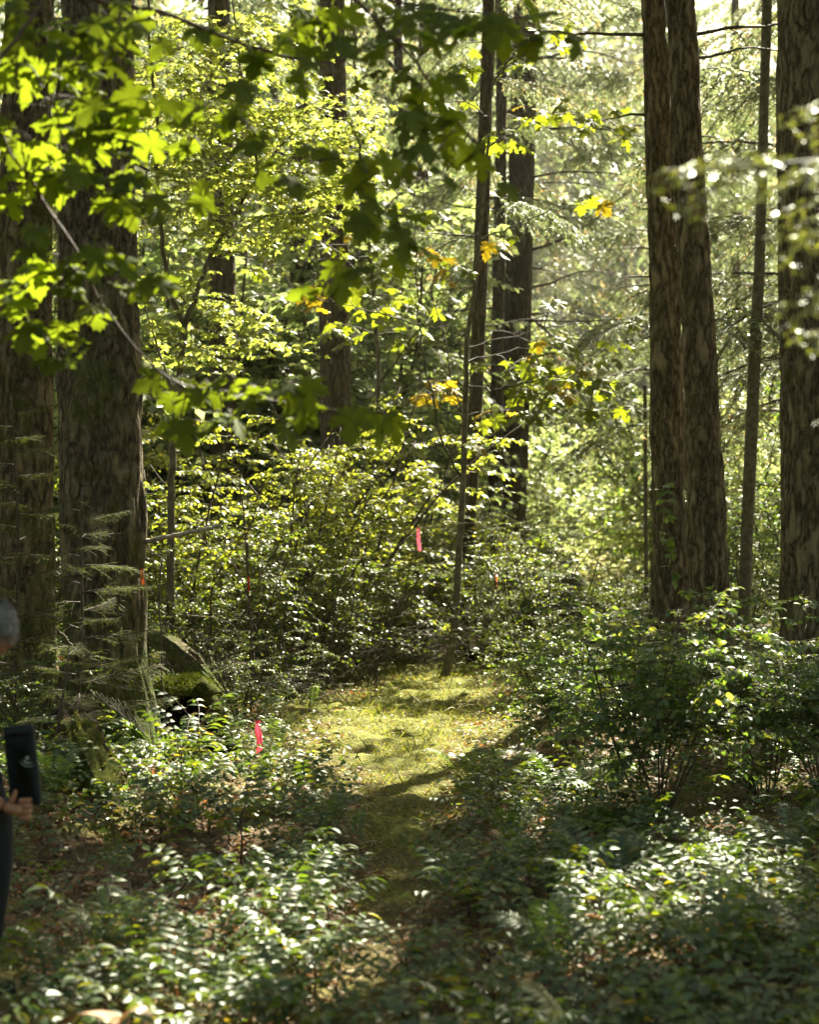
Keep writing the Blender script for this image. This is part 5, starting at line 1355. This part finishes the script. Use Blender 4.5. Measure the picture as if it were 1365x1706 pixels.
# ------------------------------------------------------------------ flagging ribbons
def ribbon(name, label, px, py0, py1, wpx, d, col, seed, wav=.25):
    r = np.random.default_rng(seed)
    m, n_, l, out = new_mat('flagging_' + name + str(seed))
    df = n_.new("ShaderNodeBsdfDiffuse"); df.inputs[0].default_value = (*col, 1)
    tr = n_.new("ShaderNodeBsdfTranslucent"); tr.inputs[0].default_value = (min(1, col[0] * 1.2), col[1], col[2], 1)
    mx = n_.new("ShaderNodeMixShader"); mx.inputs[0].default_value = .5; l.new(df.outputs[0], mx.inputs[1]); l.new(tr.outputs[0], mx.inputs[2]); l.new(mx.outputs[0], out.inputs[0])
    top = P(px, py0, d); L = (py1 - py0) * d / F; w_ = wpx * d / F
    o = thing(name, label, 'ribbon', top)
    n = 16; u = np.linspace(0, 1, n)
    tw_ = wav * 2.2 * np.sin(u * 4 + seed)
    cx = .12 * w_ * np.sin(u * 5 + seed) + u * w_ * .3; wid = w_ * (.45 + .55 * np.clip(u * 4, 0, 1)) * (1 - .25 * np.sin(u * 7) * wav)
    rows = []
    for s_, off in ((-1, 0), (0, .2), (1, 0)):
        rows.append(np.stack([cx + s_ * wid / 2 * np.cos(tw_), s_ * wid / 2 * np.sin(tw_) + off * w_, -u * L], -1))
    g = Geo(); g.grid(np.array(rows), False); link('tail', g.mesh('tail', m), o)
    g = Geo(); th = np.linspace(0, 2 * np.pi, 14); g.tube(np.stack([np.cos(th) * w_ * .36, np.sin(th) * w_ * .36, np.sin(th * 2) * .004], -1), w_ * .10, 5, 0, False)
    link('knot', g.mesh('knot', m), o)
ribbon('pink_ribbon', 'pink flagging ribbon hanging from the arching twig in the middle of the woods', 697, 880, 918, 6, 20.3, (.45, .09, .13), 3, .1)
ribbon('pink_ribbon', 'pink flagging ribbon dangling low beside the path, right of the mossy stump', 429, 1203, 1256, 11, 12.7, (.55, .06, .10), 5, .35)
ribbon('red_ribbon', 'small red flagging tied on the thin dark stem above the lower pink ribbon', 414, 962, 986, 3, 16.4, (.30, .03, .02), 7)
ribbon('orange_ribbon', 'orange flagging hanging at the right edge of the thick left trunk', 236, 948, 974, 5, 12.6, (.38, .09, .02), 9)
ribbon('orange_ribbon', 'tiny orange flagging in the shrub right of the maple sapling', 827, 956, 978, 3, 20.8, (.50, .15, .06), 11, .5)
ribbon('red_ribbon', 'far red flagging on a dark stem between slim trunk and right edge trunk', 1283, 862, 880, 9, 30, (.45, .03, .05), 13, .3)
stick('thin_leaning_stem', 'thin twig holding the lower pink ribbon', [PG(441, 12.8), P(436, 1240, 12.7), P(431, 1212, 12.7), P(427, 1192, 12.7)], .006, .003, 'twig')
stick('dark_forked_stem', 'dark forked stem far away carrying the red flagging', [PG(1300, 30.2), P(1294, 900, 30.2), P(1284, 872, 30.1), P(1275, 845, 30)], .05, .03, 'twig', [[P(1284, 872, 30.1), P(1296, 850, 30), P(1300, 830, 30)]])

# ------------------------------------------------------------------ hemlock sapling by the thick left trunk
HB = [make_bough(51 + i, 1.0, 30, 11, .017, .005, .12, 'hemlock', .12) for i in range(3)]
def hemlock(name, label, loc, H, n, L0, seed, angs=None):
    r = np.random.default_rng(seed)
    o = thing(name, label, 'tree', loc)
    g = Geo(); pts, _ = polyline(r, np.array([0, 0, -.05]), np.array([.05, 0, 1]), H, 10, .03, (0, 0, 0)); g.tube(pts, np.linspace(.018, .004, 11), 7); link('trunk', g.mesh('trunk', M['twig']), o)
    for k in range(n):
        t = .12 + .86 * k / n
        i = min(int(t * 10), 9); p = pts[i] + (pts[i + 1] - pts[i]) * (t * 10 - i)
        a = k * 2.399 + r.uniform(-.3, .3)
        L = L0 * (1 - t * .55) * r.uniform(.7, 1.15)
        wood, nd = HB[k % 3]
        b = link('bough', wood, o, p, (r.uniform(-.1, .15), r.uniform(-.15, .15), a), L); link('needles', nd, b, kind='stuff')
hemlock('hemlock_sapling', 'young hemlock with flat lacy sprays in front of the thick left trunk', PG(128, 12.2), 2.0, 26, .80, 5)
hemlock('hemlock_sapling', 'low hemlock seedling sprawling above the mossy root', PG(85, 11.2), .95, 14, .55, 6)
hemlock('hemlock_sapling', 'dim hemlock behind the leftmost trunk foot', PG(20, 13.8), 2.9, 24, .9, 7)
# dead sticks poking out of the hemlock
stick('thin_stick', 'pale dead twig sticking out of the hemlock sprays', [P(126, 1082, 11.6), P(112, 1066, 11.6), P(91, 1043, 11.5)], .005, .003)
for k in range(7):
    x0 = 190 + k * 6
    stick('fallen_twig', 'dead twigs leaning against the foot of the thick left trunk', [P(150 + k * 9, 1150 + k * 3, 12.1), P(185 + k * 7, 1178 + k * 4, 12.0), P(215 + k * 6, 1200 + k * 6, 11.9)], .0045, .003, seed=k)
for o in bpy.data.objects:
    if o.name.startswith('fallen_twig') and 'leaning against' in o.get('label', ''): o['group'] = 'dead twigs at the foot of the thick trunk'

# fir branch close to the camera at the right edge (strongly out of focus)
NB = [make_bough(71 + i, 1.0, 24, 13, .024, .008, .12, 'near_needle', .2) for i in range(2)]
nf = thing('near_fir_branch', 'blurred silvery fir branch hanging close to the camera at the upper right edge', 'tree', (1.9, 4.6, float(gz(1.9, 4.6))))
g = Geo(); g.tube(np.array([[0, 0, 0], [0, .05, 2], [.02, .0, 4.5]]), [.04, .03, .015], 8); link('trunk', g.mesh('trunk', M['bark_smooth']), nf)
for k, (z, L, a, rx) in enumerate([(2.97, 1.22, 99, -.08), (2.82, 1.0, 106, -.10), (2.64, .85, 98, -.2), (2.50, .80, 90, -.3), (3.15, .85, 96, -.1), (2.70, 1.05, 112, -.16)]):
    b = link('bough', NB[k % 2][0], nf, (0, 0, z - nf.location.z), (rx, 0, R(a)), L); link('needles', NB[k % 2][1], b, kind='stuff')

# bottom edge: pale fern blade and curled tan leaf near the lens
bf = thing('pale_fern_frond', 'pale out of focus fern frond poking up at the bottom right', 'fern', P(965, 1790, 5.7), (R(32), 0, R(68)), None, .40)
link('frond', frond_fern(913, 26, 'pale_growth'), bf)
cl = thing('curled_leaf', 'curled tan dead leaf standing at the bottom left', 'leaf', P(226, 1700, 5.6))
g = Geo(); th = np.linspace(-.2, 3.6, 14)
rows = [np.stack([np.cos(th) * .045 + q * .01, np.full(14, q * .03), np.sin(th) * .05 - .01], -1) for q in (-1, 0, 1)]
g.grid(np.array(rows), False); link('blade', g.mesh('blade', leaf_mat('tan_leaf', [(0, (.40, .22, .09)), (1, (.5, .3, .14))], .3, (1.3, 1, .7))), cl)
bk = thing('broken_bark', 'curved reddish brown bark piece at the bottom left edge', 'bark', P(152, 1706, 5.6))
g = Geo(); th = np.linspace(.2, 2.9, 16)
rows = [np.stack([np.cos(th) * .10 + q * .02, np.full(16, q * .05), np.sin(th) * .06 - .02 - q * .01], -1) for q in (-1, -.3, .3, 1)]
g.grid(np.array(rows), False); link('sheet', g.mesh('sheet', solid('bark_sheet', (.16, .08, .04), .8, (.34, .2, .11), 12, .5, 40)), bk)
#@@PERSON
# ------------------------------------------------------------------ person at the left edge
def skin_mesh(name, verts, edges, radii, mat, parent, root=0, sub=2):
    me = bpy.data.meshes.new(name)
    me.from_pydata([tuple(v) for v in verts], edges, []); me.update()
    o = link(name, me, parent)
    md = o.modifiers.new('Skin', 'SKIN'); md.use_smooth_shade = True
    sk = me.skin_vertices[0].data
    for i, rd in enumerate(radii):
        sk[i].radius = rd if isinstance(rd, tuple) else (rd, rd)
        sk[i].use_root = (i == root)
    ss = o.modifiers.new('Sub', 'SUBSURF'); ss.levels = sub; ss.render_levels = sub
    me.materials.append(mat)
    return o
skinm = solid('skin', (.33, .17, .10), .5, (.28, .13, .075), 20)
cloth = solid('black_cloth', (.008, .010, .013), .8, (.014, .016, .020), 30, .3, 120)
cloth2 = solid('black_trousers', (.007, .009, .012), .85, (.012, .014, .018), 30, .3, 120)
hairm = solid('grey_hair', (.02, .02, .021), .4, (.30, .30, .31), 30, .8, 120, .5, (1, 1, .25))
pd = 7.0
pg = float(gz(-1.8, pd))
pe = thing('person', 'person in black jacket and trousers with short greying hair, cut off by the left edge', 'person', (-1.84, pd, pg))
o3 = np.array([-1.84, pd, pg])
def W(x, y, z): return np.array([x, y, z]) - o3
hd = W(-1.748, pd, 1.500)
# body: pelvis, spine, neck, head base, arms, legs
V = [W(-1.84, pd, .86), W(-1.85, pd, 1.0), W(-1.86, pd, 1.16), W(-1.85, pd, 1.30), W(-1.82, pd, 1.37), W(-1.785, pd, 1.42), hd,
     W(-1.86, pd - .15, 1.28), W(-1.86, pd - .20, 1.03), W(-1.695, pd - .17, .82), W(-1.645, pd - .16, .80),     # near arm -> wrist, palm
     W(-1.86, pd + .15, 1.28), W(-1.90, pd + .2, 1.03), W(-1.80, pd + .18, .86),
     W(-1.77, pd - .09, .80), W(-1.715, pd - .10, .47), W(-1.755, pd - .10, .10), W(-1.84, pd + .09, .80), W(-1.83, pd + .10, .47), W(-1.92, pd + .10, .10)]
E = [(0, 1), (1, 2), (2, 3), (3, 4), (4, 5), (5, 6), (3, 7), (7, 8), (8, 9), (9, 10), (3, 11), (11, 12), (12, 13), (0, 14), (14, 15), (15, 16), (0, 17), (17, 18), (18, 19)]
Rd = [.12, .11, .115, .10, .055, .05, .07, .05, .042, .027, .030, .05, .042, .03, .075, .055, .04, .075, .055, .04]
body = skin_mesh('body', V, E, Rd, skinm, pe)
jv = [W(-1.84, pd, .84), W(-1.85, pd, 1.0), W(-1.86, pd, 1.16), W(-1.85, pd, 1.30), W(-1.825, pd, 1.365), W(-1.86, pd - .16, 1.28), W(-1.86, pd - .21, 1.03), W(-1.705, pd - .175, .835), W(-1.86, pd + .16, 1.28), W(-1.90, pd + .21, 1.03), W(-1.81, pd + .19, .88)]
skin_mesh('jacket', jv, [(0, 1), (1, 2), (2, 3), (3, 4), (3, 5), (5, 6), (6, 7), (3, 8), (8, 9), (9, 10)], [.145, .135, .14, .125, .072, .068, .058, .042, .068, .058, .045], cloth, pe, 2)
tv_ = [W(-1.80, pd, .90), W(-1.745, pd - .09, .76), W(-1.715, pd - .10, .62), W(-1.715, pd - .10, .47), W(-1.735, pd - .10, .28), W(-1.755, pd - .10, .06), W(-1.84, pd + .09, .78), W(-1.83, pd + .10, .47), W(-1.90, pd + .10, .06)]
skin_mesh('trousers', tv_, [(0, 1), (1, 2), (2, 3), (3, 4), (4, 5), (0, 6), (6, 7), (7, 8)], [.13, .115, .10, .078, .066, .06, .115, .078, .06], cloth2, pe)
for yy, xx in ((-.10, -1.76), (.10, -1.90)):
    skin_mesh('shoe', [W(xx - .04, pd + yy, .05), W(xx + .04, pd + yy, .05), W(xx + .15, pd + yy - .02, .035)], [(0, 1), (1, 2)], [.055, .05, .038], cloth, pe)
# head with profile facing right and a little down
def head_mesh():
    nu, nv_ = 48, 64
    u = np.linspace(.001, np.pi - .001, nu); v = np.linspace(0, 2 * np.pi, nv_, endpoint=False)
    U, V_ = np.meshgrid(u, v, indexing='ij')
    x = np.sin(U) * np.cos(V_); y = np.sin(U) * np.sin(V_); z = np.cos(U)
    jaw = np.clip(-z, 0, 1)
    X = x * (.096 - .018 * jaw) + .012 * jaw; Y = y * (.076 - .024 * jaw); Z = z * .118
    front = np.clip(x, 0, 1) ** 2
    X = X + .024 * np.exp(-((Z + .012) / .020) ** 2 - (y / .16) ** 2) * (x > 0)          # nose
    X = X - .010 * np.exp(-((Z - .014) / .014) ** 2 - ((np.abs(y) - .35) / .2) ** 2) * (x > 0)   # eye sockets
    X = X + .008 * np.exp(-((Z + .055) / .012) ** 2 - (y / .3) ** 2) * (x > 0)           # lips
    X = X + .012 * np.exp(-((Z + .095) / .02) ** 2 - (y / .3) ** 2) * (x > 0)            # chin
    p = np.stack([X, Y, Z], -1)
    g = Geo(); g.grid(p, True, 0, True); return g.mesh('head', skinm)
hrot = (0, R(22), R(-8))
hobj = link('head', head_mesh(), pe, hd, hrot)
for s_ in (-1, 1):
    def earf(U, T_, s_=s_):
        ph = (U - .5) * np.pi
        p = np.stack([-.005 + np.cos(T_) * np.cos(ph) * .016, s_ * (.072 + .006 * np.sin(T_) * np.cos(ph)), -.005 + np.sin(ph) * .030], -1)
        return p, p * 0
    link('ear', lumpy(earf, 10, 14, 0, 1, 1, skinm, 'ear'), hobj)
    g = Geo()
    th = np.linspace(0, 2 * np.pi, 24); g.tube(np.stack([np.full(24, .094), s_ * .032 + np.cos(th) * .022, .012 + np.sin(th) * .017], -1), .0016, 5, 0, False)
    g.tube(np.array([[.094, s_ * .054, .014], [.05, s_ * .072, .014], [0, s_ * .078, .010]]), .0016, 5)
    link('glasses', g.mesh('glasses', solid('glasses_frame', (.02, .02, .02), .3)), hobj)
    def eyef(U, T_, s_=s_):
        ph = (U - .5) * np.pi
        p = np.stack([.079 + np.sin(T_) * np.cos(ph) * .010, s_ * .031 + np.cos(T_) * np.cos(ph) * .011, .013 + np.sin(ph) * .008], -1)
        return p, p * 0
    link('eye', lumpy(eyef, 8, 12, 0, 1, 1, solid('eye', (.05, .03, .02), .2), 'eye'), hobj)
def hairf(U, T_):
    ph = U * np.pi * .62
    x = np.sin(ph) * np.cos(T_); y = np.sin(ph) * np.sin(T_); z = np.cos(ph)
    cut = np.clip(x, 0, 1) * np.clip(.25 - z, 0, 1)
    k = 1.0 - .45 * cut
    p = np.stack([x * .108 * k - .008, y * .088 * k, z * .128 + .006], -1)
    return p, np.stack([x, y, z], -1)
hm_ = lumpy(hairf, 30, 60, .018, 60, 33, hairm, 'hair'); link('hair', hm_, hobj)
# hair strands standing off the cap
g = Geo(); r = np.random.default_rng(44); 
for k in range(1500):
    ph = r.uniform(0, 1.6); tt = r.uniform(0, 6.28)
    n0 = np.array([math.sin(ph) * math.cos(tt), math.sin(ph) * math.sin(tt), math.cos(ph)])
    p0 = n0 * np.array([.106, .086, .128]) + np.array([-.008, 0, .006])
    d_ = norm(np.array([.3, 0, -.8]) + n0 * 1.0 + r.normal(0, .25, 3))
    g.tube(np.array([p0, p0 + d_ * .015, p0 + d_ * .026 + [0, 0, -.006]]), [.0012, .001, .0005], 3, 0, False)
link('hair_strands', g.mesh('hair_strands', hairm), hobj, kind='stuff')
# near hand: fingers wrap around the lower edge of the pouch, thumb up
HO = .048; HY = pd - .165
def ch(name, pts, rad):
    skin_mesh(name, [W(*p) for p in pts], [(i, i + 1) for i in range(len(pts) - 1)], rad, skinm, pe, 0, 2)
ch('palm', [(HO - 1.700, HY, .805), (HO - 1.672, HY, .795), (HO - 1.640, HY, .788), (HO - 1.618, HY + .002, .786)], [(.030, .024), (.042, .026), (.050, .026), (.046, .022)])
for k in range(4):
    z = .828 - k * .0225
    ln = (1.0, 1.08, 1.0, .82)[k]
    ch('finger', [(HO - 1.640, HY - .004, z - .004), (HO - 1.606, HY - .012, z), (HO - 1.606 + .012 * ln, HY + .004, z - .001), (HO - 1.606 + .010 * ln, HY + .026 * ln, z - .003), (HO - 1.606 - .010 * ln, HY + .034 * ln, z - .004)], [.0135, .0130, .0120, .0105, .009])
ch('thumb', [(HO - 1.672, HY - .004, .812), (HO - 1.660, HY - .008, .836), (HO - 1.652, HY - .008, .856), (HO - 1.648, HY - .004, .874)], [.016, .0125, .011, .008])
# the dark pouch / tablet case with its small emblem
pc = thing('dark_case', 'black tablet case with a small pale round emblem held upright by the person', 'case', (-1.565, pd - .14, .80), (0, R(-6), R(-8)))
g = Geo()
def rbox(sx, sy, sz, rr_=.012, z0=0.0):
    th = np.linspace(0, 2 * np.pi, 33)[:-1]
    ex = np.sign(np.cos(th)) * (sx / 2 - rr_) + np.cos(th) * rr_; ez = np.sign(np.sin(th)) * (sz / 2 - rr_) + np.sin(th) * rr_ + sz / 2 + z0
    prof = [(-sy / 2 + .003, .985), (-sy / 2, .97), (-sy / 2, .0)]
    rows = [np.stack([ex * 0, np.full(32, -sy / 2), ez * 0 + sz / 2 + z0], -1)]
    for yv, k in ((-sy / 2, .97), (-sy / 2 + .004, 1.0), (sy / 2 - .004, 1.0), (sy / 2, .97)):
        rows.append(np.stack([ex * k, np.full(32, yv), (ez - sz / 2 - z0) * k + sz / 2 + z0], -1))
    rows.append(np.stack([ex * 0, np.full(32, sy / 2), ez * 0 + sz / 2 + z0], -1))
    return np.array(rows)
g.grid(rbox(.130, .022, .33), True); link('cover', g.mesh('cover', solid('case_fabric', (.006, .010, .015), .6, (.010, .015, .022), 40, .3, 150)), pc)
g = Geo(); g.grid(rbox(.122, .004, .020) + np.array([0, -.0125, .285]), True); link('flap', g.mesh('flap', cloth), pc)
em = solid('emblem_grey', (.28, .32, .30), .6)
g = Geo(); th = np.linspace(0, 2 * np.pi, 25)[:-1]
g.grid(np.array([np.stack([.028 + np.cos(th) * q, np.full(24, -.0125 - .0008 * (q < .0079)), .195 + np.sin(th) * q], -1) for q in (.0085, .0075, .0001)]), True); link('emblem_dot', g.mesh('emblem_dot', em), pc)
for q, w0 in ((.026, .0035), (.040, .0018)):
    a = np.linspace(R(195), R(300), 16); g = Geo()
    g.tube(np.stack([.034 + np.cos(a) * q, np.full(16, -.0118), .200 + np.sin(a) * q], -1), np.sin(np.linspace(.15, 3, 16)) * w0 + .0004, 5)
    link('emblem_arc', g.mesh('emblem_arc', em), pc)
# ------------------------------------------------------------------ the air between the trees
g = Geo()
x0, x1, y0, y1, z0, z1 = -156, 156, -24, 268, -4, 96
v = [(x, y, z) for z in (z0, z1) for y in (y0, y1) for x in (x0, x1)]
g.add(v, [(0, 2, 3), (0, 3, 1), (4, 5, 7), (4, 7, 6), (0, 1, 5), (0, 5, 4), (2, 6, 7), (2, 7, 3), (0, 4, 6), (0, 6, 2), (1, 3, 7), (1, 7, 5)])
m, n, l, out = new_mat('haze')
pv = n.new("ShaderNodeVolumePrincipled"); pv.inputs['Color'].default_value = (1, .97, .88, 1); pv.inputs['Density'].default_value = .00014; pv.inputs['Anisotropy'].default_value = .5
l.new(pv.outputs[0], out.inputs['Volume'])
link('haze', g.mesh('haze', m, False), kind='stuff')
